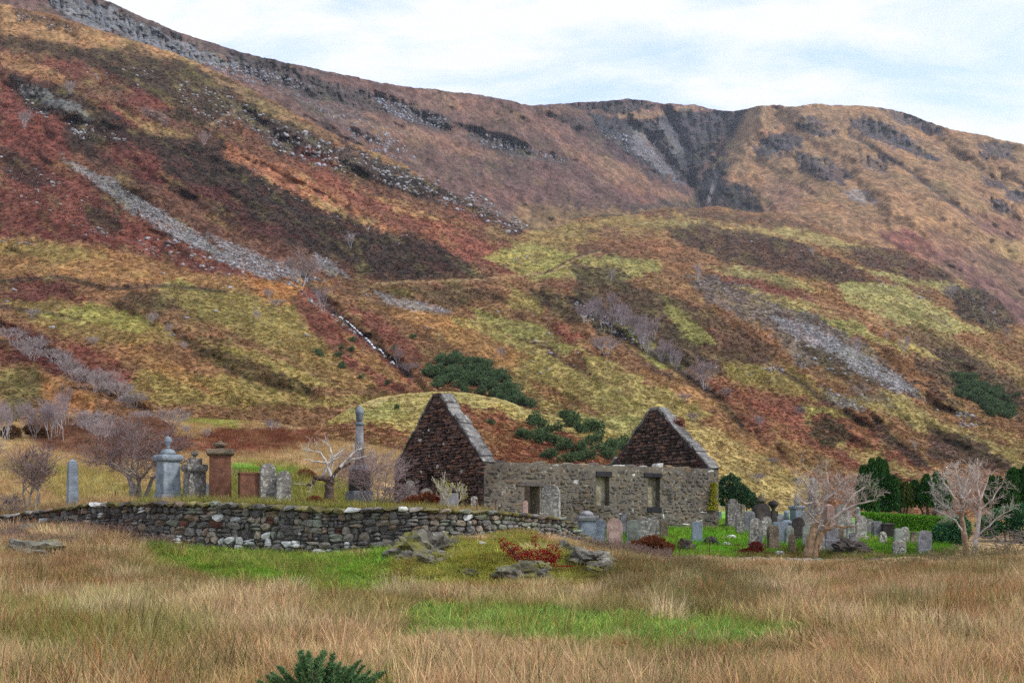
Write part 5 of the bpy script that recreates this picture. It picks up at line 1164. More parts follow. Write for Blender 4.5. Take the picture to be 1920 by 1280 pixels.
def limb_tree(name, label, px0, Y, limbs, seed, mt, mc, minr=.006, twl=.55, dens=5.0, sub=2, up=.3, cat="tree"):
    """limbs: list of (start radius, end radius, bark?, [(px,py,dy)...]); twigs sprout along them"""
    p = at_px(px0, Y); r = random.Random(seed); big, fine, pale = [], [], []
    def sprout(q, d, ln, rad, lev):
        n = 3
        for i in range(n):
            d = (d + Vector((r.gauss(0, .22), r.gauss(0, .22), r.gauss(0, .18) + up * .14))).normalized(); e = q + d * ln / n
            fine.append((q, e, rad * (1 - .25 * i), rad * (1 - .25 * (i + 1)), 1)); q = e
            if lev < sub:
                for _ in range(2 if r.random() < .6 else 1):
                    a = Vector((r.gauss(0, 1), r.gauss(0, 1), r.gauss(0, .7))).normalized(); sprout(q, (d * .7 + a * .75).normalized(), ln * r.uniform(.45, .75), rad * .6, lev + 1)
    for r0, r1, bark, pts in limbs:
        V = [W(a, b, Y) - p + Vector((0, dy, 0)) for a, b, dy in pts]; n = len(V) - 1
        # smooth the limb a little
        Q = []
        for i in range(n):
            for s in range(3): Q.append(V[i].lerp(V[i + 1], s / 3) + Vector((r.gauss(0, .012), r.gauss(0, .03), r.gauss(0, .012))))
        Q.append(V[-1]); m = len(Q) - 1
        for i in range(m):
            ra = r0 + (r1 - r0) * i / m; rb = r0 + (r1 - r0) * (i + 1) / m; (big if bark else pale).append((Q[i], Q[i + 1], ra, rb, 0))
            if i > m * (.62 if bark else .12):
                k = dens * (Q[i + 1] - Q[i]).length / .3; k = int(k) + (r.random() < k % 1)
                for _ in range(k):
                    a = Vector((r.gauss(0, 1), r.gauss(0, 1), r.gauss(0, .8))).normalized(); d = ((Q[i + 1] - Q[i]).normalized() * .5 + a * .9 + Vector((0, 0, up))).normalized()
                    sprout(Q[i].lerp(Q[i + 1], r.random()), d, twl * r.uniform(.5, 1.2), max(rb * .4, minr * 1.4), 1)
    o = empty(name, p)
    V, Fc = tubes(big, minr, 8); link("trunk", np_mesh("trunk", V, Fc, True), mt, o)
    V, Fc = tubes(pale, minr, 6); link("boughs", np_mesh("boughs", V, Fc, True), mc, o)
    V, Fc = tubes(fine, minr, 3); link("crown", np_mesh("crown", V, Fc, True), mc, o)
    return tag(o, label, cat)
limb_tree("dead_tree", "gnarled dead tree with bleached bending boughs behind the wall", 618, 50,
    [(.2, .12, True, [(617, 935, 0), (618, 912, 0), (621, 895, 0)]), (.13, .03, True, [(620, 900, 0), (606, 897, 0), (592, 895, -.1), (588, 907, -.15), (576, 909, -.15)]), (.08, .015, False, [(621, 895, 0), (613, 868, 0), (601, 849, 0), (567, 841, -.1)]), (.06, .015, False, [(615, 872, 0), (623, 853, .1), (617, 836, .1), (603, 825, .1)]),
     (.09, .04, True, [(621, 895, 0), (638, 876, 0), (656, 868, .1)]), (.07, .015, False, [(638, 876, 0), (656, 856, 0), (673, 842, -.1), (690, 838, -.1)]), (.06, .015, False, [(619, 888, .1), (625, 856, .2), (643, 840, .3)]), (.06, .015, False, [(606, 893, 0), (616, 869, -.1), (638, 858, -.2)]), (.05, .012, False, [(656, 862, 0), (676, 858, .1), (694, 852, .1)]), (.04, .012, False, [(612, 866, 0), (590, 866, -.2), (570, 860, -.2)])], 15, M_bro, M_dead, .0055, .42, 1.5, 2, .25)
limb_tree("twisted_tree", "twisted leafless tree with orange stripped trunk among the right-hand graves", 1518, 51.8,
    [(.24, .11, True, [(1514, 1050, 0), (1520, 1018, 0), (1528, 990, .05), (1537, 966, .1)]), (.16, .08, True, [(1524, 1050, -.1), (1534, 1012, -.1), (1546, 990, -.15), (1556, 976, -.2)]),
     (.09, .02, False, [(1537, 966, .1), (1532, 940, .1), (1518, 915, 0), (1502, 896, -.1)]), (.09, .02, False, [(1537, 966, .1), (1546, 938, .1), (1556, 912, .2), (1552, 884, .2)]), (.07, .02, False, [(1546, 938, .1), (1572, 918, .1), (1592, 900, 0)]),
     (.08, .02, False, [(1556, 976, -.2), (1576, 958, -.3), (1604, 944, -.4), (1636, 938, -.5)]), (.06, .02, False, [(1532, 940, .1), (1508, 945, -.2), (1488, 930, -.4)]), (.06, .015, False, [(1576, 958, -.3), (1600, 925, -.1), (1622, 912, 0)]),
     (.07, .025, True, [(1548, 992, -.15), (1566, 986, -.2), (1584, 987, -.3), (1600, 986, -.3)])], 5, M_gold, M_pinkw, .0042, .6, 3.0, 3, .25)
M_brt = mat_plain("brown_trunk", C(150, 124, 104), .35, 8)
limb_tree("bare_tree", "taller of two pale leafless trees by the laurel, with a brown trunk", 1808, 54,
    [(.15, .08, True, [(1812, 1040, 0), (1808, 1005, 0), (1804, 970, 0), (1803, 935, 0)]), (.06, .015, False, [(1803, 935, 0), (1800, 905, .1), (1794, 878, .1)]), (.05, .012, False, [(1803, 930, 0), (1814, 900, 0), (1820, 872, 0)]), (.05, .012, False, [(1804, 950, 0), (1784, 930, -.2), (1766, 905, -.2), (1758, 892, -.2)]),
     (.05, .012, False, [(1805, 975, 0), (1785, 955, .2), (1760, 935, .3), (1750, 920, .3)]), (.045, .012, False, [(1807, 1000, 0), (1790, 975, -.2), (1768, 965, -.3), (1748, 955, -.3)]), (.04, .012, False, [(1804, 940, 0), (1826, 915, .2), (1836, 885, .2)])], 8, M_brt, M_dead, .0045, .5, 2.4, 3, .5)
limb_tree("bare_tree", "smaller pale leafless tree with a pinkish forked trunk beside the taller one", 1830, 53.2,
    [(.12, .07, True, [(1826, 1040, 0), (1830, 1010, 0), (1836, 975, 0), (1838, 940, 0)]), (.05, .012, False, [(1838, 940, 0), (1832, 910, 0), (1836, 880, .1)]), (.05, .012, False, [(1838, 938, 0), (1850, 912, .1), (1856, 884, .1)]), (.045, .012, False, [(1837, 955, 0), (1858, 935, -.2), (1872, 912, -.2)]),
     (.045, .012, False, [(1831, 1005, 0), (1850, 985, -.2), (1872, 965, -.3), (1890, 955, -.4)]), (.04, .012, False, [(1836, 970, 0), (1822, 945, .2), (1816, 925, .3)])], 9, M_pinkw, M_pinkw, .0045, .45, 2.4, 3, .5)
bare_tree("fallen_branches", "heap of pale fallen branches in front of the right-hand laurel", at_px(1888, 53), wpx(150, 53), 1.35, 93, M_bark, M_twig, .006, 1, None, "branches", r0=.06, levels=3, stems=5, spread=1.0, trunk_frac=.4, up=-.1, curl=.6)

# ------------------------------------------------------------------ plants: leafy bushes
def bush_points(n, rng, lobes, shell=.55):
    """points in a cluster of ellipsoids given as (x,y,z,rx,ry,rz)"""
    L = np.array(lobes, float); vol = (L[:, 3] * L[:, 4] * L[:, 5]) ** .67; k = rng.choice(len(L), n, p=vol / vol.sum())
    d = rng.normal(size=(n, 3)); d /= np.linalg.norm(d, axis=1)[:, None]
    r = shell + (1 - shell) * rng.random(n) ** .6
    r = r * (1 + .16 * np.sin(d[:, 0] * 7 + k) * np.cos(d[:, 2] * 6 + 2 * k))
    P = L[k, :3] + d * r[:, None] * L[k, 3:]
    P[:, 2] = np.maximum(P[:, 2], .02); return P, d
def leafy(name, label, pos, lobes, n, ln, wd, mat, seed, cat="bush", up=0.0, group=None, stem=None):
    rng = np.random.default_rng(seed); P, d = bush_points(n, rng, lobes)
    dirs = d + np.array([0, 0, up])
    o = empty(name, pos)
    link("foliage", leaf_mesh("foliage", P, ln, wd, rng, dirs, .5), mat, o)
    L = np.array(lobes); h = L[:, 2].max(); st = []
    r = random.Random(seed)
    for l in lobes[:8]: st.append((Vector((l[0] * .25, l[1] * .25, -.1)), Vector((l[0], l[1], max(l[2], .15))), .05 * min(1.5, h), .02, 0))
    V, Fc = tubes(st, .012, 5); link("stems", np_mesh("stems", V, Fc, True), stem or M_bro, o)
    tag(o, label, cat, group); return o
M_yew = mat_leaf("yew_needles", [C(26, 50, 28), C(48, 84, 42), C(84, 122, 62)], .15, .9); M_yew2 = mat_leaf("yew_needles_warm", [C(42, 54, 28), C(76, 90, 44), C(112, 122, 62)], .15, .9)
M_laur = mat_leaf("laurel_leaves", [C(30, 62, 40), C(58, 104, 66), C(104, 150, 104)], .15, 1.2); M_hedge = mat_leaf("hedge_leaves", [C(54, 94, 30), C(94, 144, 44), C(128, 174, 60)], .2, 1.5)
M_gor = mat_leaf("gorse_spines", [C(46, 66, 48), C(78, 102, 70), C(122, 138, 92)], .2, .5); M_gorn = mat_leaf("near_gorse_spines", [C(54, 88, 58), C(92, 130, 84), C(134, 166, 112)], .2, 2.0)
M_fern = mat_leaf("dead_fern", [C(84, 48, 34), C(120, 70, 48), C(150, 98, 66)], .3, 2.5); M_redl = mat_leaf("crimson_leaves", [C(96, 20, 28), C(142, 32, 40), C(176, 60, 62)], .3, 3); M_dred = mat_leaf("dark_red_leaves", [C(84, 30, 32), C(120, 44, 44), C(146, 66, 58)], .3, 3)
M_bram = mat_leaf("bramble_leaves", [C(88, 86, 60), C(122, 112, 80), C(152, 134, 106)], .2, 1.5); M_ivy = mat_leaf("ivy_leaves", [C(120, 130, 30), C(170, 170, 36), C(206, 190, 60)], .3, 2)
M_conif = mat_leaf("conifer_needles", [C(32, 54, 42), C(56, 86, 62), C(92, 116, 84)], .1, 1.0)
def px_lobes(cx, Y, zb, lst):
    """lobes from pixel ellipses (px,py,rx,ry) about the plant's base"""
    out = []
    for a, b, rx, ry in lst:
        w = W(a, b, Y); out.append((w.x - (cx - PX0) / F * Y, random.uniform(-.3, .3) * wpx(rx, Y), w.z - zb, wpx(rx, Y), wpx(rx, Y) * .9, wpx(ry, Y)))
    return out
def leafy_px(name, label, cx, Y, lst, n, ln, wd, mat, seed, cat="bush", up=0.0, field=False, **kw):
    p = at_px(cx, Y, field); return leafy(name, label, p, px_lobes(cx, Y, p.z, lst), n, ln, wd, mat, seed, cat, up, **kw)
def yew(name, label, cx, Y, cols, seed, n, mat):
    p = at_px(cx, Y); rng = np.random.default_rng(seed); o = empty(name, p); P, D = [], []
    st = []
    for a, top, bot, rx in cols:                      # upright plumes: pixel x, top, bottom, half width
        k = max(1, int(rx / 5))
        for j in range(k):
            ax = a + (j - (k - 1) / 2) * 10 + rng.uniform(-3, 3); dt = abs(ax - a) / max(rx, 1); t_ = top + 14 * dt * dt + rng.uniform(-3, 5)
            w = W(ax, t_, Y); b = W(ax, bot, Y); m = n // (len(cols) * k)
            off = rng.uniform(-.9, .9); tt = rng.random(m) ** .8; th = rng.uniform(0, 2 * np.pi, m)
            rad = wpx(13, Y) * np.clip(1 - tt ** 2.2, .02, 1) ** .6 * (.5 + .55 * rng.random(m)) + .05
            x = w.x - p.x + rad * np.cos(th); y = off + rad * np.sin(th); z = (b.z + (w.z - b.z) * tt) - p.z
            P.append(np.stack([x, y, z], -1)); D.append(np.stack([np.cos(th) * .35, np.sin(th) * .35, np.ones(m)], -1))
            st.append((Vector((rng.uniform(-.15, .15), rng.uniform(-.2, .2), -.2)), Vector((w.x - p.x, off, (b.z - p.z) + .4 * (w.z - b.z))), .10, .03, 0))
    link("crown", leaf_mesh("crown", np.vstack(P), .26, .10, rng, np.vstack(D), .3), mat, o)
    V, Fc = tubes(st, .03, 6); link("trunk", np_mesh("trunk", V, Fc, True), M_bro, o)
    return tag(o, label, "tree")
yew("yew_tree", "largest dark yew with a broad flat-topped crown behind the hedge", 1640, 80, [(1618, 868, 955, 14), (1638, 857, 958, 16), (1658, 862, 958, 14), (1674, 890, 958, 12)], 1, 15000, M_yew)
yew("yew_tree", "lower olive-green yew leaning against the largest one", 1694, 80, [(1690, 893, 950, 14), (1705, 905, 950, 10)], 2, 5000, M_yew2)
yew("yew_tree", "two-peaked dark yew between the flat-topped yew and the bare trees", 1742, 80, [(1727, 894, 940, 10), (1752, 884, 950, 16), (1770, 905, 955, 10)], 3, 9000, M_yew)
yew("yew_tree", "dark spiky yew cut off by the right edge of the view", 1896, 78, [(1872, 890, 950, 12), (1893, 876, 950, 14), (1915, 874, 955, 14), (1938, 880, 955, 14)], 4, 14000, M_yew)
hp = at_px(1705, 66); rng = np.random.default_rng(9)           # clipped hedge
hd = empty("clipped_hedge", hp); n = 26000
hx = rng.uniform(-wpx(92, 66), wpx(92, 66), n); top = 1.7 + (HY - np.interp(hx, [-wpx(92, 66), wpx(92, 66)], [962, 972])) / F * 66 - hp.z
f = rng.random(n) < .62
hy = np.where(f, -.55 + rng.normal(0, .05, n), rng.uniform(-.55, .55, n)); hz = np.where(f, rng.random(n) * top, top + rng.normal(0, .04, n))
link("foliage", leaf_mesh("foliage", np.stack([hx, hy, hz], -1), .1, .055, rng), M_hedge, hd)
box_part("stems", (-wpx(90, 66), -.45, -.3), (wpx(90, 66), .45, float(top.min()) - .1), M_bro, hd, .05)
tag(hd, "bright green clipped hedge along the back of the right-hand graves", "hedge")
leafy_px("laurel_bush", "dark glossy laurel bush at the end of the clipped hedge", 1790, 58, [(1770, 1000, 22, 22), (1800, 990, 20, 26), (1785, 1012, 26, 18), (1765, 1015, 18, 14)], 5200, .12, .07, M_laur, 11)
leafy_px("laurel_bush", "tall green laurel mass at the right edge behind the fallen branches", 1890, 60, [(1880, 975, 34, 26), (1915, 965, 30, 22), (1850, 990, 24, 20), (1930, 990, 40, 30)], 8000, .13, .08, M_laur, 12)
leafy_px("evergreen_bush", "dark round evergreen bush behind the ivy-clad church corner", 1372, 72, [(1368, 912, 24, 24), (1388, 925, 20, 18), (1360, 930, 22, 20)], 5200, .16, .07, M_conif, 13, up=.6)
leafy_px("evergreen_bush", "smaller dark evergreen beyond the first row of right-hand graves", 1400, 76, [(1400, 935, 18, 16), (1420, 945, 14, 12)], 2600, .16, .07, M_conif, 14, up=.6)
# ferns, red shrubs
leafy_px("fern_clump", "large rust-brown dead fern clump below the nave wall graves", 1219, 51.6, [(1200, 1026, 24, 14), (1225, 1020, 26, 16), (1245, 1028, 20, 12)], 5200, .22, .035, M_fern, 15, "ferns", .8)
leafy_px("red_shrub", "dark red shrub at the foot of the mottled headstone", 1412, 52.5, [(1402, 1034, 18, 8), (1418, 1026, 14, 12)], 2400, .07, .05, M_dred, 16, "shrub")
leafy_px("fern_clump", "reddish fern clump beside the small headstones at the dark gable", 785, 48.5, [(775, 940, 18, 10), (800, 934, 16, 12)], 1800, .18, .035, M_fern, 17, "ferns", .8)
leafy_px("red_shrub", "small crimson shrub next to the squat leaning headstone", 813, 49.2, [(815, 934, 10, 9)], 900, .06, .05, M_redl, 18, "shrub")
leafy_px("fern_clump", "brown bracken clump above the wall left of the dead tree", 575, 47.4, [(560, 946, 20, 10), (590, 942, 18, 12), (620, 948, 16, 10)], 2400, .2, .03, M_fern, 19, "ferns", .9)
leafy_px("shrub", "brown leafless-looking bush in the meadow beyond the dead tree", 575, Y_at(575, 898), [(570, 890, 16, 13), (585, 893, 10, 10)], 1200, .14, .03, M_fern, 20, "shrub", .6)
o = leafy_px("crimson_shrub", "brilliant crimson shrub sprawling over the mossy mound", 1005, 36.6, [(955, 1026, 18, 10), (972, 1036, 24, 12), (990, 1046, 29, 13), (1015, 1044, 29, 18), (1035, 1036, 18, 18), (1000, 1060, 29, 12), (1024, 1056, 21, 12), (943, 1016, 9, 9), (1002, 1014, 8, 12), (1008, 1028, 6, 13), (1060, 1066, 16, 6), (975, 1054, 16, 9)], 4200, .05, .034, M_redl, 22, "shrub", .1, True)
leafy_px("brown_bush", "larger dark brown bush on the slope above the left meadow", 24, Y_at(24, 824), [(22, 812, 20, 14)], 1600, .3, .06, mat_leaf("brown_gorse", [C(58, 42, 32), C(88, 64, 44), C(110, 84, 54)], .2, 1), 23)
leafy_px("brown_bush", "smaller dark brown bush beside the larger one above the left meadow", 65, Y_at(65, 822), [(58, 806, 14, 10), (80, 812, 12, 12)], 1600, .3, .06, bpy.data.materials["brown_gorse"], 24)
# foreground gorse: upright spiny shoots
def gorse_near(cx, Y, lst, seed):
    p = at_px(cx, Y, True); rng = np.random.default_rng(seed); o = empty("gorse_bush", p); P, D, st = [], [], []
    for a, top, bot in lst:
        w = W(a, top, Y); yo = rng.uniform(-.25, .25); base = Vector(((w.x - p.x) * .35 + rng.uniform(-.1, .1), yo, 0)); tip = Vector((w.x - p.x, yo, w.z - p.z))
        st.append((base, tip, .015, .004, 0)); m = 260; tt = rng.random(m) ** .7
        c = np.array(base[:])[None] * (1 - tt[:, None]) + np.array(tip[:])[None] * tt[:, None]
        th = rng.uniform(0, 2 * np.pi, m); rr = .06 * np.sqrt(1.05 - tt) * rng.uniform(.3, 1.2, m)
        P.append(c + np.stack([rr * np.cos(th), rr * np.sin(th), rr * 0], -1)); D.append(np.stack([np.cos(th), np.sin(th), .9 + 0 * th], -1))
    link("foliage", leaf_mesh("foliage", np.vstack(P), .055, .012, rng, np.vstack(D), .3), M_gorn, o)
    V, Fc = tubes(st, .004, 5); link("stems", np_mesh("stems", V, Fc, True), M_bro, o)
    return tag(o, "spiny green gorse bush poking up at the very front of the field", "bush")
rr = random.Random(4)
gorse_near(600, 12.3, [(a + rr.uniform(-14, 14), t_ + rr.uniform(-4, 26) * j, 0) for j in (0, 1, 1) for a, t_ in [(500, 1270), (515, 1258), (530, 1250), (545, 1240), (560, 1248), (572, 1222), (580, 1214), (590, 1232), (602, 1216), (612, 1226), (622, 1240), (636, 1236), (648, 1250), (660, 1246), (674, 1238), (684, 1246), (700, 1258), (716, 1262), (540, 1262), (590, 1252), (640, 1262), (565, 1260), (615, 1256), (690, 1266)]], 31)
# ivy on the church corner, red creepers on the right gable
rng = np.random.default_rng(40)
def creeper(label, mat, P, ln, cat="creeper", name="ivy"):
    c = P.mean(0); o = empty(name, tuple(c)); link("foliage", leaf_mesh("foliage", P - c, ln, ln * .8, rng), mat, o); tag(o, label, cat)
    seg = [(Vector(P[i] - c), Vector(P[i + 1] - c), .008, .006, 0) for i in range(0, min(60, len(P) - 1), 2)]
    V, Fc = tubes(seg, .006, 4); link("stem", np_mesh("stem", V, Fc), M_bro, o)
def on_nave(n, us, ws, zs, seed): 
    t_ = rng.random(n); u = np.interp(t_, np.linspace(0, 1, len(us)), us) + rng.normal(0, 1, n) * np.interp(t_, np.linspace(0, 1, len(ws)), ws); z = np.interp(t_, np.linspace(0, 1, len(zs)), zs)
    y = -.12 + rng.normal(0, .05, n); ca, sa = math.cos(CH_A), math.sin(CH_A)
    return np.stack([cx0 + u * ca - y * sa, 55 + u * sa + y * ca, z + .8], -1)
creeper("yellow-green ivy streak climbing the right end of the nave wall", M_ivy, on_nave(900, [12.75, 12.8, 12.85], [.16, .1, .09], [1.65, 2.3, 3.0], 1), .07)
def shrub_on(label, px, py, Y, r, n): creeper(label, M_dred, np.array(W(px, py, Y)[:]) + rng.normal(0, 1, (n, 3)) * np.array([r, r * .6, r * .6]), .07, "shrub", "red_creeper")
shrub_on("red bramble growing from the coping high on the right gable", 1274, 793, 64.3, .2, 350)
shrub_on("red bramble at the eave end of the nave wall", 1320, 868, 62.4, .2, 350)
# rocks on the mound
def outcrop(label, px, py, Y, s, seed, yaw=0, mat=None):
    w = W(px, py, Y)
    if Y < 42.5: w.z = max(w.z, zf1(w.x, w.y) + .06 * s[2])
    rock_thing("rock_outcrop", label, "rock", w, s, mat or M_rock, seed, yaw=yaw)
outcrop("large grey rock outcrop with moss below the drystone wall", 795, 1052, 39.3, (1.9, 1.6, 1.3), 3, .4)
outcrop("smaller rock of the mound just above the large grey outcrop", 832, 1032, 41, (.9, .8, .6), 4, 1.2)
outcrop("low dark rock face at the front foot of the mossy mound", 978, 1100, 35, (1.5, 1.1, .9), 5, .2)
outcrop("mossy rock shoulder at the right end of the mound", 1098, 1082, 38.0, (1.5, 1.3, .75), 6, 2.0)
for _px, _py, _Y, _s, _l in ((770, 1068, 38.0, (1.0, .8, .6), "low grey rock at the left foot of the large mossy outcrop"), (815, 1078, 37.2, (1.1, .8, .5), "flat pale rock slab below the large mossy outcrop"), (1010, 1088, 36.2, (.9, .7, .5), "lichened rock under the crimson shrub's right side"), (1066, 1062, 39.5, (1.0, .8, .6), "mossy hump of rock between the crimson shrub and the mound's end"), (1120, 1092, 37.2, (.9, .7, .45), "lowest mossy rock at the mound's right foot"), (762, 1040, 41, (.7, .6, .4), "small mossy rock near the wall left of the large outcrop")): outcrop(_l, _px, _py + 4, _Y, _s, int(_px), _px * .3)
outcrop("small rock between the two outcrops of the mound", 880, 1098, 35.4, (.6, .5, .35), 8, 2.6)
outcrop("moss-topped boulder in the rough grass below the wall's left end", 75, 1045, 40.8, (2.2, 1.6, 1.0), 9, .3, mat_stone("moss_boulder", C(120, 118, 108), C(160, 160, 150), ls=4, lth=.6, var=.1, moss=C(120, 120, 44)))
outcrop("grey boulder among the brambles under the wall's left end", 60, 1008, 46, (1.6, 1.0, .8), 10, .9)
outcrop("small upright grey slab standing in the green grass below the wall", 738, 1092, 34.5, (.16, .1, .34), 14, .3)
outcrop("white stone lying at the wall's foot above the crimson shrub", 904, 1026, 41.5, (.3, .25, .3), 15, 1.0, M_ds[4])
# rusty fence rails on the wall tops
M_rust = mat_plain("rusty_iron", C(104, 66, 48), .4, 20)
def post(px, top, Y, hh, label):
    w = W(px, top, Y); o = empty("fence_post", (w.x, w.y, w.z - hh))
    V, Fc = tubes([(Vector((0, 0, -.3)), Vector((.01, 0, hh)), .022, .02, 0)], .02, 6); link("rod", np_mesh("rod", V, Fc), M_rust, o); box_part("cap", (-.03, -.03, hh), (.03, .03, hh + .03), M_rust, o, .008)
    tag(o, label, "post", "rusty fence posts"); return Vector((w.x, w.y, w.z - .05))
a1 = post(893, 937, 45.4, .9, "rusty iron post on the wall top nearest the church's front corner"); a2 = post(929, 941, 45.8, .9, "rusty iron post next along the wall from the church's front corner")
post(216, 922, 50, .6, "short rusty stake left of the hawthorn trunk")
pts = [post(a, b, c, .75, l) for a, b, c, l in ((1274, 1014, 50.6, "first rusty stake above the low wall, left of the lone headstone"), (1330, 1018, 50.8, "second rusty stake above the low wall, below the lone headstone"), (1384, 1020, 51, "third rusty stake above the low wall, beside the red shrub"),
                                                    (1435, 1020, 51.1, "fourth rusty stake above the low wall, right of the red shrub"), (1489, 1022, 51.2, "fifth rusty stake above the low wall, left of the twisted tree"), (1535, 1022, 51.3, "sixth rusty stake above the low wall, right of the twisted tree"))]
wire = empty("fence_wire", pts[0])
sg = [(a - pts[0] + Vector((0, 0, dz)), b - pts[0] + Vector((0, 0, dz)), .006, .006, 0) for dz in (0, -.25) for a, b in zip(pts[:-1], pts[1:])]
V, Fc = tubes(sg, .006, 4); link("strand", np_mesh("strand", V, Fc), M_rust, wire); tag(wire, "thin sagging wire strung between the stakes above the low wall", "wire")
# farm fence beyond the church corner
fw = W(1365, 968, 84); ff = empty("field_fence", fw)
for i in range(6):
    V, Fc = tubes([(Vector((i * 1.0 - 2, 0, -.6)), Vector((i * 1.0 - 2, 0, .75)), .035, .035, 0)], .03, 5); link("post", np_mesh("post", V, Fc), M_birch, ff)
for dz in (.2, .65): V, Fc = tubes([(Vector((-2.1, 0, dz)), Vector((3.2, 0, dz)), .03, .03, 0)], .03, 5); link("rail", np_mesh("rail", V, Fc), M_birch, ff)
tag(ff, "pale rail fence glimpsed past the church's right corner", "fence")

# ------------------------------------------------------------------ plants on the hillside
def proto(segs_or_lobes, kind, seed):
    pass
def P_A(px, py):
    Y = float(depthA(np.array([px * 1.0]), np.array([py * 1.0]))[0]); return W(px, py, Y), Y
def P_D(px, py):
    Y = float(depthD(np.array([px * 1.0]), np.array([py * 1.0]))[0]); return W(px, py, Y), Y
birch_p = []
for i, (st, sp, tf, lv) in enumerate([(1, .45, .34, 4), (2, .5, .3, 4), (3, .55, .28, 4), (5, .75, .24, 4)]):
    sg = fit(grow_tree(300 + i, 5, .09, levels=lv, stems=st, spread=sp, trunk_frac=tf, up=.5 if st < 5 else .2), 1.0, 1.0)
    sg = [(a, b, ra * .14, rb * .14, l) for a, b, ra, rb, l in sg]
    V, Fc = tubes([s for s in sg if s[4] <= 1], .008, 5); tr = np_mesh("trunk", V, Fc, True)
    V, Fc = tubes([s for s in sg if s[4] > 1], .0026, 3); cr_ = np_mesh("crown", V, Fc, True); birch_p.append((tr, cr_))
def hill_tree(name, px, py, hpx, wd, k, label, group, mt, mc, fn=P_A, dep=None):
    w, Y = fn(px, py); h = hpx / F * Y; o = empty(name, w - Vector((0, 0, .05 * h)), px * 1.7)
    o.scale = (wpx(wd, Y), wpx(wd, Y), h)
    for nm, me, m in (("trunk", birch_p[k][0], mt), ("crown", birch_p[k][1], mc)):
        key = f"{nm}_{k}_{m.name}"; me2 = bpy.data.meshes.get(key)
        if me2 is None: me2 = with_mat(me, m); me2.name = key
        link(nm, me2, None, o)
    return tag(o, label, "tree" if "tree" in name or "birch" in name else "shrub", group)
hr = random.Random(8)
def tree_set(lst, name, label, group, mt, mc, fn=P_A):
    for px, py, hh, ww, k in lst: hill_tree(name, px, py, hh, ww, k, label, group, mt, mc, fn)
# single trees that stand out
for px, py, hh, ww, k, lab, mc in ((132, 178, 30, 26, 3, "lone pale bare birch above the upper left crag", M_gtw), (383, 272, 32, 30, 2, "pair-stemmed pale birch on the crag above the orange strip", M_gtw), (565, 535, 70, 80, 3, "broad grey leafless tree at the foot of the long scree run", M_gtw),
                                   (606, 585, 55, 46, 2, "purple-brown birch clump at the head of the waterfall", M_btw), (658, 466, 34, 26, 2, "pale bare tree in the middle of the dark heather slope", M_gtw), (1322, 730, 68, 56, 3, "round-headed purple leafless tree in the gully right of the scree", M_btw),
                                   (1306, 530, 42, 26, 2, "bare birch at the top of the landslip scree", M_gtw), (1526, 484, 26, 14, 0, "thin pale birch on the dark heather plateau", M_gtw), (1605, 665, 40, 34, 2, "bare tree standing just above the pale landslip", M_gtw), (1695, 670, 44, 30, 1, "tall bare birch right of the landslip", M_gtw),
                                   (1662, 640, 24, 14, 0, "small bare birch left of the tall one by the landslip", M_gtw), (1718, 852, 32, 12, 0, "single thin birch beside the lower right gully", M_birch), (1890, 640, 30, 18, 1, "bare birch under the dark crag at the right", M_gtw), (1136, 665, 44, 60, 3, "greyish thicket of bare shrub in the dark hollow", M_btw),
                                   (1782, 560, 34, 34, 3, "grey bare thicket at the dark crag's left foot", M_gtw), (45, 240, 40, 34, 3, "grey bare tree on the reddish slope at the upper left edge", M_gtw), (1145, 535, 36, 20, 1, "white-stemmed birch above the purple birch wood", M_gtw), (895, 335, 18, 14, 2, "tiny pale bare tree on the rocky spine", M_gtw)):
    hill_tree("bare_birch", px, py, hh, ww, k, lab, None, M_birch, mc)
tree_set([(1100 + 172 * t_ + hr.uniform(-10, 10), 590 + 92 * t_ + hr.uniform(-22, 18), hr.uniform(34, 56), hr.uniform(28, 46), hr.choice((1, 2, 2, 3))) for t_ in [i / 21 for i in range(22)]], "bare_birch", "purple-twigged bare birch in the narrow wood of the dark hollow", "birches in the hollow", M_birch, M_btw)
tree_set([(hr.uniform(0, 130), hr.uniform(800, 838), hr.uniform(60, 95), hr.uniform(36, 54), hr.choice((0, 1, 2))) for _ in range(12)], "bare_birch", "slim bare birch in the copse at the meadow's left end", "birches of the left copse", M_birch, M_btw, lambda a, b: (on_ground(a, Y_at(a, b)), Y_at(a, b)))
tree_set([(20 + 260 * t_ + hr.uniform(-14, 14), 650 + 130 * t_ + hr.uniform(-10, 12), hr.uniform(26, 48), hr.uniform(44, 66), 3) for t_ in [i / 15 for i in range(16)]], "bare_shrub", "grey leafless shrub lining the gully on the left slope", "grey shrubs of the left gully", M_gtw, M_gtw)
tree_set([(hr.uniform(150, 330), hr.uniform(800, 840), hr.uniform(30, 50), hr.uniform(50, 74), 3) for _ in range(6)], "bare_shrub", "grey-purple leafless shrub thicket behind the hawthorn", "shrubs behind the hawthorn", M_gtw, M_gtw, lambda a, b: (on_ground(a, Y_at(a, b)), Y_at(a, b)))
for px, py, hh, ww, lab in ((512, 808, 26, 44, "round grey bare shrub on the meadow behind the block tomb"), (350, 815, 22, 22, "small bare thorn on the meadow above the lichened pillar"), (388, 822, 24, 18, "small bare thorn on the meadow above the red pedestal")):
    hill_tree("bare_shrub", px, py, hh, ww, 3, lab, None, M_gtw, M_gtw, lambda a, b: (on_ground(a, Y_at(a, b)), Y_at(a, b)))
tree_set([(285, 608, 26, 30, 3), (318, 632, 30, 20, 2), (175, 645, 18, 26, 3), (62, 597, 22, 30, 3), (505, 560, 22, 30, 3), (520, 575, 16, 44, 3), (482, 600, 24, 16, 3), (345, 655, 18, 18, 3)], "bare_shrub", "small grey bare shrub dotted over the left mid slope", "shrubs of the left mid slope", M_gtw, M_gtw)
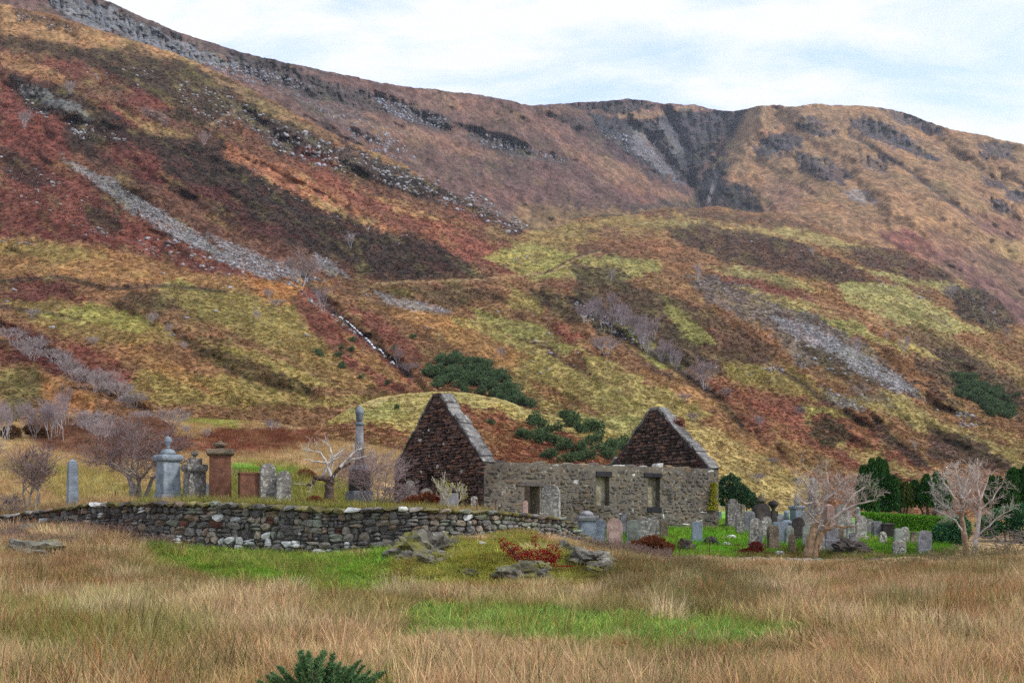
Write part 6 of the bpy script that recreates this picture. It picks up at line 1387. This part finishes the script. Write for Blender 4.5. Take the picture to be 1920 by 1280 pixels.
tree_set([(1285, 752, 18, 30, 3), (1300, 790, 20, 26, 3), (1425, 800, 26, 24, 3), (1360, 745, 22, 34, 3), (1500, 780, 24, 24, 3), (1420, 905, 24, 34, 3), (1450, 870, 16, 24, 3), (940, 670, 24, 20, 3), (745, 688, 44, 26, 2), (770, 700, 26, 40, 3)], "bare_shrub", "purplish bare shrub in the gullies of the right-hand slope", "shrubs of the right gullies", M_btw, M_btw)
# gorse
gorse_p = []
for i in range(4):
    rng = np.random.default_rng(60 + i); lob = [(rng.uniform(-.3, .3), rng.uniform(-.3, .3), rng.uniform(.25, .6), rng.uniform(.25, .4), rng.uniform(.25, .4), rng.uniform(.22, .38)) for _ in range(5)]
    Pp, dd = bush_points(900, rng, lob); gorse_p.append(leaf_mesh(f"gorse_foliage_{i}", Pp, .14, .07, rng, dd + np.array([0, 0, .5]), .5)); gorse_p[-1].materials.append(M_gor)
stem_me = np_mesh("gorse_stem", *tubes([(Vector((0, 0, -.1)), Vector((x, y, .45)), .04, .015, 0) for x, y in ((.1, 0), (-.12, .08), (0, -.14))], .01, 4)); stem_me.materials.append(M_bro)
def gorse(px, py, wd, hh, label, group, fn=P_A):
    w, Y = fn(px, py); o = empty("gorse_bush", w - Vector((0, 0, .06 * wpx(hh, Y))), hr.uniform(0, 6)); o.scale = (wpx(wd, Y), wpx(wd, Y), wpx(hh, Y) * 1.1)
    link("foliage", gorse_p[hr.randrange(4)], None, o); link("stem", stem_me, None, o); return tag(o, label, "gorse", group)
def poly_pts(poly, n, seed):
    rng = np.random.default_rng(seed); x, y = sample_poly(poly, n, rng); k = np.argsort(y); return list(zip(x[k], y[k]))
for x, y in poly_pts([(800, 668), (870, 675), (920, 695), (960, 730), (1005, 768), (960, 762), (880, 738), (815, 730), (795, 700)], 95, 1): gorse(x, y, hr.uniform(18, 30), hr.uniform(15, 24), "dark green gorse bush in the dense patch on the slope above the left gable", "gorse patch above the left gable")
for x, y in poly_pts([(1790, 705), (1830, 715), (1880, 750), (1910, 790), (1850, 780), (1800, 745)], 55, 2): gorse(x, y, hr.uniform(18, 28), hr.uniform(14, 22), "dark green gorse bush in the patch on the far right slope", "gorse patch on the right slope")
for x, y in [(1012, 805), (1035, 812), (1000, 797), (1075, 800), (1060, 790), (1090, 812), (1105, 808), (1120, 815), (1010, 830), (1040, 835), (1060, 845), (985, 825), (1085, 850), (1110, 835), (1130, 850), (1150, 845), (1165, 838), (1175, 850), (1030, 860), (1070, 868), (1095, 866), (1140, 862)]:
    gorse(x, y, hr.uniform(26, 40), hr.uniform(22, 34), "dark green gorse bush on the red bracken knoll between the two gables", "gorse between the gables", P_D)
for x, y in [(920, 795), (743, 768)]: gorse(x, y, 14, 12, "isolated small gorse bush on the knoll behind the left gable", "single bushes on the knoll", P_D)
for x, y in [(632, 670), (640, 655), (660, 640), (677, 710), (775, 635), (738, 655), (640, 690), (726, 722), (600, 668), (940, 700), (962, 725), (595, 663), (658, 660), (640, 688)]: gorse(x, y, hr.uniform(10, 17), hr.uniform(9, 14), "small dark gorse bush scattered around the waterfall", "scattered gorse by the waterfall")
for x, y in [(1495, 905), (1905, 745), (1893, 755)]: gorse(x, y, 12, 12, "small lone gorse bush low on the right slope", "lone gorse on the right")
# waterfall: broken white water in its gully
fall = [(632, 590), (640, 597), (652, 604), (664, 615), (678, 628), (690, 638), (700, 650), (704, 655), (712, 655), (720, 665), (732, 670), (738, 682), (745, 688)]
Vw, Fw = [], []
for (x0, y0), (x1, y1) in zip(fall[:-1], fall[1:]):
    for s_ in range(3):
        if hr.random() < .3: continue
        f0, f1 = s_ / 3 + hr.uniform(0, .06), (s_ + hr.uniform(.5, 1.0)) / 3
        q = []
        for f_ in (f0, f1):
            x, y = x0 + (x1 - x0) * f_, y0 + (y1 - y0) * f_; w, Y = P_A(x, y); hwid = hr.uniform(.05, .26)
            q += [Vector((w.x - hwid, w.y - .5, w.z + .12)), Vector((w.x + hwid, w.y - .5, w.z + .12))]
        n = len(Vw); Vw += [q[0], q[1], q[3], q[2]]; Vw += [v + Vector((0, .3, -.2)) for v in (q[0], q[1], q[3], q[2])]
        Fw += [(n, n + 1, n + 2, n + 3), (n + 1, n + 5, n + 6, n + 2), (n + 4, n, n + 3, n + 7), (n + 3, n + 2, n + 6, n + 7)]
M_foam = mat_plain("white_water", C(226, 230, 236), .1, 2, .4)
tag(link("waterfall", pd_mesh("waterfall", Vw, Fw), M_foam), "thin white waterfall tumbling down the rocky gully", "waterfall", kind='structure')

# ------------------------------------------------------------------ grass and heath (instanced blades)
def blade_clump(name, seed, n, h, rad, wd, bend, segs=3, lean=.25):
    rng = np.random.default_rng(seed); V, T, L = [], [], []; k = 0
    for i in range(n):
        a = rng.uniform(0, 2 * np.pi); r = rad * math.sqrt(rng.random()); bx, by = r * math.cos(a), r * math.sin(a)
        hh = h * rng.uniform(.5, 1.15); da = a + rng.normal(0, .7); b = bend * rng.uniform(.2, 1.2); sx, sy = -math.sin(da + rng.normal(0, .5)), math.cos(da + rng.normal(0, .5))
        w = wd * rng.uniform(.7, 1.3); tone = rng.random()
        for s in range(segs + 1):
            t_ = s / segs; off = b * hh * t_ * t_
            c = np.array([bx + math.cos(da) * off + lean * hh * t_ * .35, by + math.sin(da) * off, hh * t_ * (1 - .22 * b * t_)])
            ww = w * (1 - .85 * t_) * .5
            V += [c - np.array([sx, sy, 0]) * ww, c + np.array([sx, sy, 0]) * ww]; L += [tone, tone]
            if s: T.append((k + 2 * s - 2, k + 2 * s - 1, k + 2 * s + 1, k + 2 * s))
        k += 2 * (segs + 1)
    me = np_mesh(name, np.array(V), np.array(T)); a = me.attributes.new("leaf", 'FLOAT', 'POINT'); a.data.foreach_set("value", np.array(L, np.float32)); return me
M_grass = mat_grass("grass_blades")
def instance_field(name, label, P, rot, scl, tint, idx, protos, cat="grass"):
    coll = bpy.data.collections.new(name + "_blades")
    for i, me in enumerate(protos):
        if not me.materials: me.materials.append(M_grass)
        coll.objects.link(bpy.data.objects.new(f"{name}_tuft_{i:02d}", me))
    pm = bpy.data.meshes.new(name); pm.vertices.add(len(P)); pm.vertices.foreach_set("co", P.astype(np.float32).ravel())
    for nm, typ, key, val in (("rot", 'FLOAT_VECTOR', "vector", rot), ("scl", 'FLOAT_VECTOR', "vector", scl), ("tint", 'FLOAT_COLOR', "color", np.hstack([tint, np.ones((len(P), 1))])), ("idx", 'INT', "value", idx)):
        a = pm.attributes.new(nm, typ, 'POINT'); a.data.foreach_set(key, val.astype(np.int32 if typ == 'INT' else np.float32).ravel())
    o = link(name, pm)
    ng = bpy.data.node_groups.new(name, 'GeometryNodeTree')
    ng.interface.new_socket("Geometry", in_out='INPUT', socket_type='NodeSocketGeometry'); ng.interface.new_socket("Geometry", in_out='OUTPUT', socket_type='NodeSocketGeometry')
    a = ng.nodes.new('NodeGroupInput'); z = ng.nodes.new('NodeGroupOutput'); ip = ng.nodes.new('GeometryNodeInstanceOnPoints'); ci = ng.nodes.new('GeometryNodeCollectionInfo')
    ci.inputs['Collection'].default_value = coll; ci.inputs['Separate Children'].default_value = True; ci.inputs['Reset Children'].default_value = True
    def na(nm, dt): n_ = ng.nodes.new('GeometryNodeInputNamedAttribute'); n_.data_type = dt; n_.inputs['Name'].default_value = nm; return n_.outputs['Attribute']
    L = ng.links.new
    L(a.outputs[0], ip.inputs['Points']); L(ci.outputs[0], ip.inputs['Instance']); ip.inputs['Pick Instance'].default_value = True
    L(na("idx", 'INT'), ip.inputs['Instance Index']); L(na("scl", 'FLOAT_VECTOR'), ip.inputs['Scale'])
    er = ng.nodes.new('FunctionNodeEulerToRotation'); L(na("rot", 'FLOAT_VECTOR'), er.inputs[0]); L(er.outputs[0], ip.inputs['Rotation'])
    L(ip.outputs[0], z.inputs[0])
    md = o.modifiers.new("scatter", 'NODES'); md.node_group = ng
    return tag(o, label, cat, kind='stuff')
TALL = [blade_clump("rush_tuft", 500 + i, 26, .42, .17, .010, .55, 2) for i in range(6)]
SHORT = [blade_clump("turf_tuft", 520 + i, 26, .16, .14, .011, .8, 2) for i in range(4)]
def puff(seed, n=30):
    r_ = np.random.default_rng(seed); d_ = r_.normal(size=(n, 3)); d_[:, 2] = np.abs(d_[:, 2]); d_ /= np.linalg.norm(d_, axis=1)[:, None]
    P_ = d_ * (.2 + .8 * r_.random((n, 1)) ** .5) * np.array([.36, .36, .34]); return leaf_mesh(f"heath_tuft_{seed}", P_, .24, .13, r_, d_ + np.array([0, 0, .6]), .45)
HEATH = [puff(540 + i) for i in range(5)]
rng = np.random.default_rng(77)
def jitter_col(c, n, s=.22, h=.06):
    return np.clip(c * (1 + rng.normal(0, s, (n, 1))) * (1 + rng.normal(0, h, (n, 3))), .01, .9)
# field: rush and straw grass
n = 52000
pxs = rng.uniform(-160, 2080, n); Yv = 10.5 + (49.6 - 10.5) * rng.random(n) ** .75
X = (pxs - PX0) / F * Yv; keep = (Yv < wall_y(X) - .45) & ~((Yv < 12.5) & (pxs > 430) & (pxs < 770)); X, Yv = X[keep], Yv[keep]; Z = zF(X, Yv)
px, py = to_px(X, Yv, Z); col = field_col(px, py)
lum = col.mean(1); straw = np.array(STRAW)
isgreen = (col[:, 1] > col[:, 0] * 1.0).astype(float)
patch = fbm(X / 2.6, Yv / 2.6, 4, 1); patch2 = fbm(X / 1.1, Yv / 1.1, 3, 4)
olive, rust, pale = np.array(C(136, 132, 76)), np.array(C(170, 124, 86)), np.array(C(228, 208, 170, 1.0))
tint = col.copy(); g0 = isgreen < .5
for m_, t_, k_ in ((np.clip(patch * 1.4 - .1, 0, 1), olive, .75), (np.clip(-patch2 * 1.3 - .1, 0, 1), rust, .6), (np.clip(patch2 * 1.4 - .2, 0, 1), pale, .7)):
    mm = (m_ * k_ * g0)[:, None]; tint = tint * (1 - mm) + t_ * mm
stray = rng.random(len(X)); flip = (isgreen > .5) & (stray < .05); tint[flip] = np.array(C(150, 138, 78)); spill = (isgreen < .5) & (stray > .93); tint[spill] = np.array(C(120, 136, 66))
tint = jitter_col(tint, len(X), .24, .07)
thin = (isgreen > .5) & ~flip & (rng.random(len(X)) < .82)
hs = np.where((isgreen > .5) & ~flip, rng.uniform(.18, .5, len(X)) * (1 + .6 * patch2), rng.uniform(.55, 1.15, len(X)) * (1 + .65 * patch2)) * np.interp(Yv, [10, 50], [.95, 1.15])
hs = np.where((Yv > wall_y(X) - np.where(px > 1080, 6.0, 3.2)) & (px > 230), hs * .5, hs); hs = np.where((py > 1195) & (py < 1262) & (px > 640) & (px < 1560), hs * .62, hs); mound = in_poly(px, py, [(700, 1000), (1140, 1000), (1150, 1120), (700, 1120)]); hs = np.where(mound, hs * .45, hs)
wsc = np.interp(Yv, [10, 50], [1.0, 1.9]) * rng.uniform(.9, 1.3, len(X))
rush = (rng.random(len(X)) < .05) & (patch > -.1) & (isgreen < .5); hs = np.where(rush, hs * 1.35 + .1, hs); wsc = np.where(rush, wsc * 1.25, wsc)
tint[rush] = jitter_col(np.where(rng.random((rush.sum(), 1)) < .5, np.array(C(150, 104, 70)), np.array(C(112, 108, 64))), rush.sum(), .2, .06)
gap = fbm(X / .55, Yv / .55, 3, 2) < -.22; hs = np.where(gap, hs * .5, hs); thin = thin | (gap & (rng.random(len(X)) < .45))
kk = ~thin; X, Yv, Z, hs, wsc, tint = X[kk], Yv[kk], Z[kk], hs[kk], wsc[kk], tint[kk]
instance_field("long_grass", "tall straw-coloured rush grass with greener tufts over the field", np.stack([X, Yv, Z - .02], -1), np.stack([rng.normal(0, .09, len(X)), rng.normal(.06, .09, len(X)), rng.normal(0, 1.1, len(X)) + np.pi * (rng.random(len(X)) < .2)], -1), np.stack([wsc, wsc, hs], -1), tint, rng.integers(0, 6, len(X)), TALL)
# turf: short grass on the lawn, the mound and the green strip
n = 64000
pxs = rng.uniform(-60, 2000, n); front = rng.random(n) < .5
Yv = np.where(front, rng.uniform(17, 50, n), np.interp(pxs, LINE[:, 0], LINE[:, 3]) + .25 + 26 * rng.random(n) ** 1.3); X = (pxs - PX0) / F * Yv
isf = Yv < wall_y(X) - .35; Z = np.where(isf, zF(X, Yv), zG(X, Yv)); px, py = to_px(X, Yv, Z)
col = np.where(isf[:, None], field_col(px, py), grave_col(px, py)); g = col[:, 1] > col[:, 0] * .93
ca, sa = math.cos(-CH_A), math.sin(-CH_A); lxx = (X - cx0) * ca - (Yv - 55) * sa; lyy = (X - cx0) * sa + (Yv - 55) * ca
inch = (lxx > -.3) & (lxx < LEN + .3) & (lyy > -.25) & (lyy < WID + .3)
k = g & (np.abs(Yv - wall_y(X)) > .3) & ~inch; X, Yv, Z, col = X[k], Yv[k], Z[k], col[k]; n = len(X)
s_ = rng.uniform(.7, 1.5, n) * np.interp(Yv, [20, 60], [1, 1.3])
instance_field("short_turf", "short bright green turf on the graveyard lawn and the mound", np.stack([X, Yv, Z - .01], -1), np.stack([rng.normal(0, .1, n), rng.normal(0, .1, n), rng.uniform(0, 6.28, n)], -1), np.stack([s_ * 1.3, s_ * 1.3, s_ * rng.uniform(.5, 1.1, n)], -1), jitter_col(col * (1 - .55 * np.clip(fbm(X / 1.4, Yv / 1.4, 4, 3) * 1.6, 0, 1)[:, None]) + np.array(C(150, 134, 78)) * (.55 * np.clip(fbm(X / 1.4, Yv / 1.4, 4, 3) * 1.6, 0, 1)[:, None]), n, .26, .1), rng.integers(0, 4, n), SHORT)
# meadow grass behind the graves
n = 26000
pxs = rng.uniform(-150, 2050, n); wl = np.interp(pxs, LINE[:, 0], LINE[:, 3]); Yv = wl + .5 + 100 * rng.random(n) ** 1.25; X = (pxs - PX0) / F * Yv; Z = zG(X, Yv); px, py = to_px(X, Yv, Z)
col = grave_col(px, py); lxx = (X - cx0) * ca - (Yv - 55) * sa; lyy = (X - cx0) * sa + (Yv - 55) * ca
k = ~(col[:, 1] > col[:, 0] * 1.02) & ~((lxx > -.3) & (lxx < LEN + .3) & (lyy > -.25) & (lyy < WID + .3)) & ~((px > 1060) & (Yv < 62)); X, Yv, Z, col = X[k], Yv[k], Z[k], col[k]; n = len(X)
s_ = rng.uniform(.8, 1.3, n) * np.interp(Yv, [46, 150], [1.2, 2.6])
instance_field("meadow_grass", "straw and rust coloured grass of the meadow behind the graves", np.stack([X, Yv, Z - .02], -1), np.stack([rng.normal(0, .1, n), rng.normal(.05, .1, n), rng.uniform(0, 6.28, n)], -1), np.stack([s_ * 1.2, s_ * 1.2, rng.uniform(.6, 1.15, n)], -1), jitter_col(col, n, .25, .07), rng.integers(0, 6, n), TALL)
# heath tussocks on the hillside and the knoll
def heath(name, label, n, depth, items, base, x0, x1, top, ybot, mot, seed, smin):
    px = rng.uniform(x0, x1, n); tp = np.interp(px, top[:, 0], top[:, 1]) + 3; yb = ybot(px) if callable(ybot) else ybot; py = tp + (yb - tp) * rng.random(n) ** .85
    Y = depth(px, py); P = np.stack([(px - PX0) / F * Y, Y, CZ + (HY - py) / F * Y], -1)
    col = mottle(paint(px, py, base, items, 11, seed), px, py, seed + 1, mot)
    s_ = rng.uniform(.7, 1.5, n) * np.interp(Y, [120, 500], [smin, smin * 2.4])
    instance_field(name, label, P - np.array([0, 0, .05]), np.stack([rng.normal(0, .2, n), rng.normal(0, .2, n), rng.uniform(0, 6.28, n)], -1), np.stack([s_ * 1.5, s_ * 1.5, s_ * rng.uniform(.5, 1.2, n)], -1), jitter_col(col, n, .14, .04) * 1.02, rng.integers(0, 5, n), HEATH, "heath")
heath("heath_tussocks", "heather, bracken and grass tussocks covering the hillside", 98000, depthA, A_ITEMS, C(132, 96, 62), -100, 2020, A_TOP, lambda x: np.interp(x, [850, 1250], [880, 975]), .6, 1, .42)
heath("knoll_tussocks", "bracken and grass tussocks covering the knoll", 9000, depthD, D_ITEMS, C(158, 142, 78), 545, 1280, D_TOP, 890, .6, 4, .45)
# brambles and dead stalks at the field's edge
def scrub(label, lst, n, mat, seed, ln=.09, wd=.05, up=.2):
    rngs = np.random.default_rng(seed); P = []
    for px0, px1, Y0, Y1, h in lst:
        k = n // len(lst); a = rngs.uniform(px0, px1, k); Yv = rngs.uniform(Y0, Y1, k); X = (a - PX0) / F * Yv; Yv = np.minimum(Yv, wall_y(X) - .35); Z = zF(X, Yv)
        hh = h * (.35 + .75 * np.clip(fbm(X / 1.3, Yv / 1.3, 3, seed) + .5, 0, 1)); P.append(np.stack([X, Yv, Z + hh * rngs.random(k) ** .6], -1))
    P = np.vstack(P); d_ = rngs.normal(size=P.shape); d_[:, 2] = np.abs(d_[:, 2]) + up
    return tag(link("bramble_scrub", leaf_mesh("bramble_scrub", P, ln, wd, rngs, d_, .2), mat), label, "brambles", kind='stuff')
scrub("olive bramble scrub in front of the low tumbled wall", [(1090, 1330, 42, 49.0, .42), (1150, 1480, 33, 44, .36), (1260, 1440, 33, 38, .4)], 16000, M_bram, 71, .07, .035)
M_brn = mat_leaf("dead_stalks", [C(88, 72, 68), C(126, 104, 96), C(156, 134, 118)], .2, 2)
scrub("grey-brown dead stalks and brambles under the wall's left end", [(-80, 330, 43.5, 47.4, .5), (-80, 150, 42, 46, .45)], 11000, M_brn, 72, .2, .014, 1.0)
scrub("brown bramble bank under the right-hand graves", [(1560, 1960, 46, 53, .4), (1740, 1960, 48, 53, .6)], 15000, M_bram, 73, .08, .03)
scrub("dead brown stalks at the tumbled end of the drystone wall", [(1060, 1260, 46.5, 49.6, .55)], 6000, M_brn, 74, .18, .014, 1.0)

# ------------------------------------------------------------------ haze
M_haze = bpy.data.materials.new("valley_haze"); M_haze.use_nodes = True
ht = M_haze.node_tree; ht.nodes.clear(); ho = ht.nodes.new('ShaderNodeOutputMaterial'); hv = ht.nodes.new('ShaderNodeVolumePrincipled')
hv.inputs['Color'].default_value = (0.80, 0.87, 1.0, 1); hv.inputs['Density'].default_value = HAZE
hv.inputs['Anisotropy'].default_value = 0.2; ht.links.new(hv.outputs[0], ho.inputs['Volume'])
hz = link("haze", pd_mesh("haze", [(x, y, z) for x in (-3500, 3500) for y in (-400, 5000) for z in (-3, 760)], [(0, 1, 3, 2), (4, 6, 7, 5), (0, 4, 5, 1), (2, 3, 7, 6), (0, 2, 6, 4), (1, 5, 7, 3)]), M_haze)
tag(hz, "thin bluish haze filling the valley air", "haze", kind='stuff')
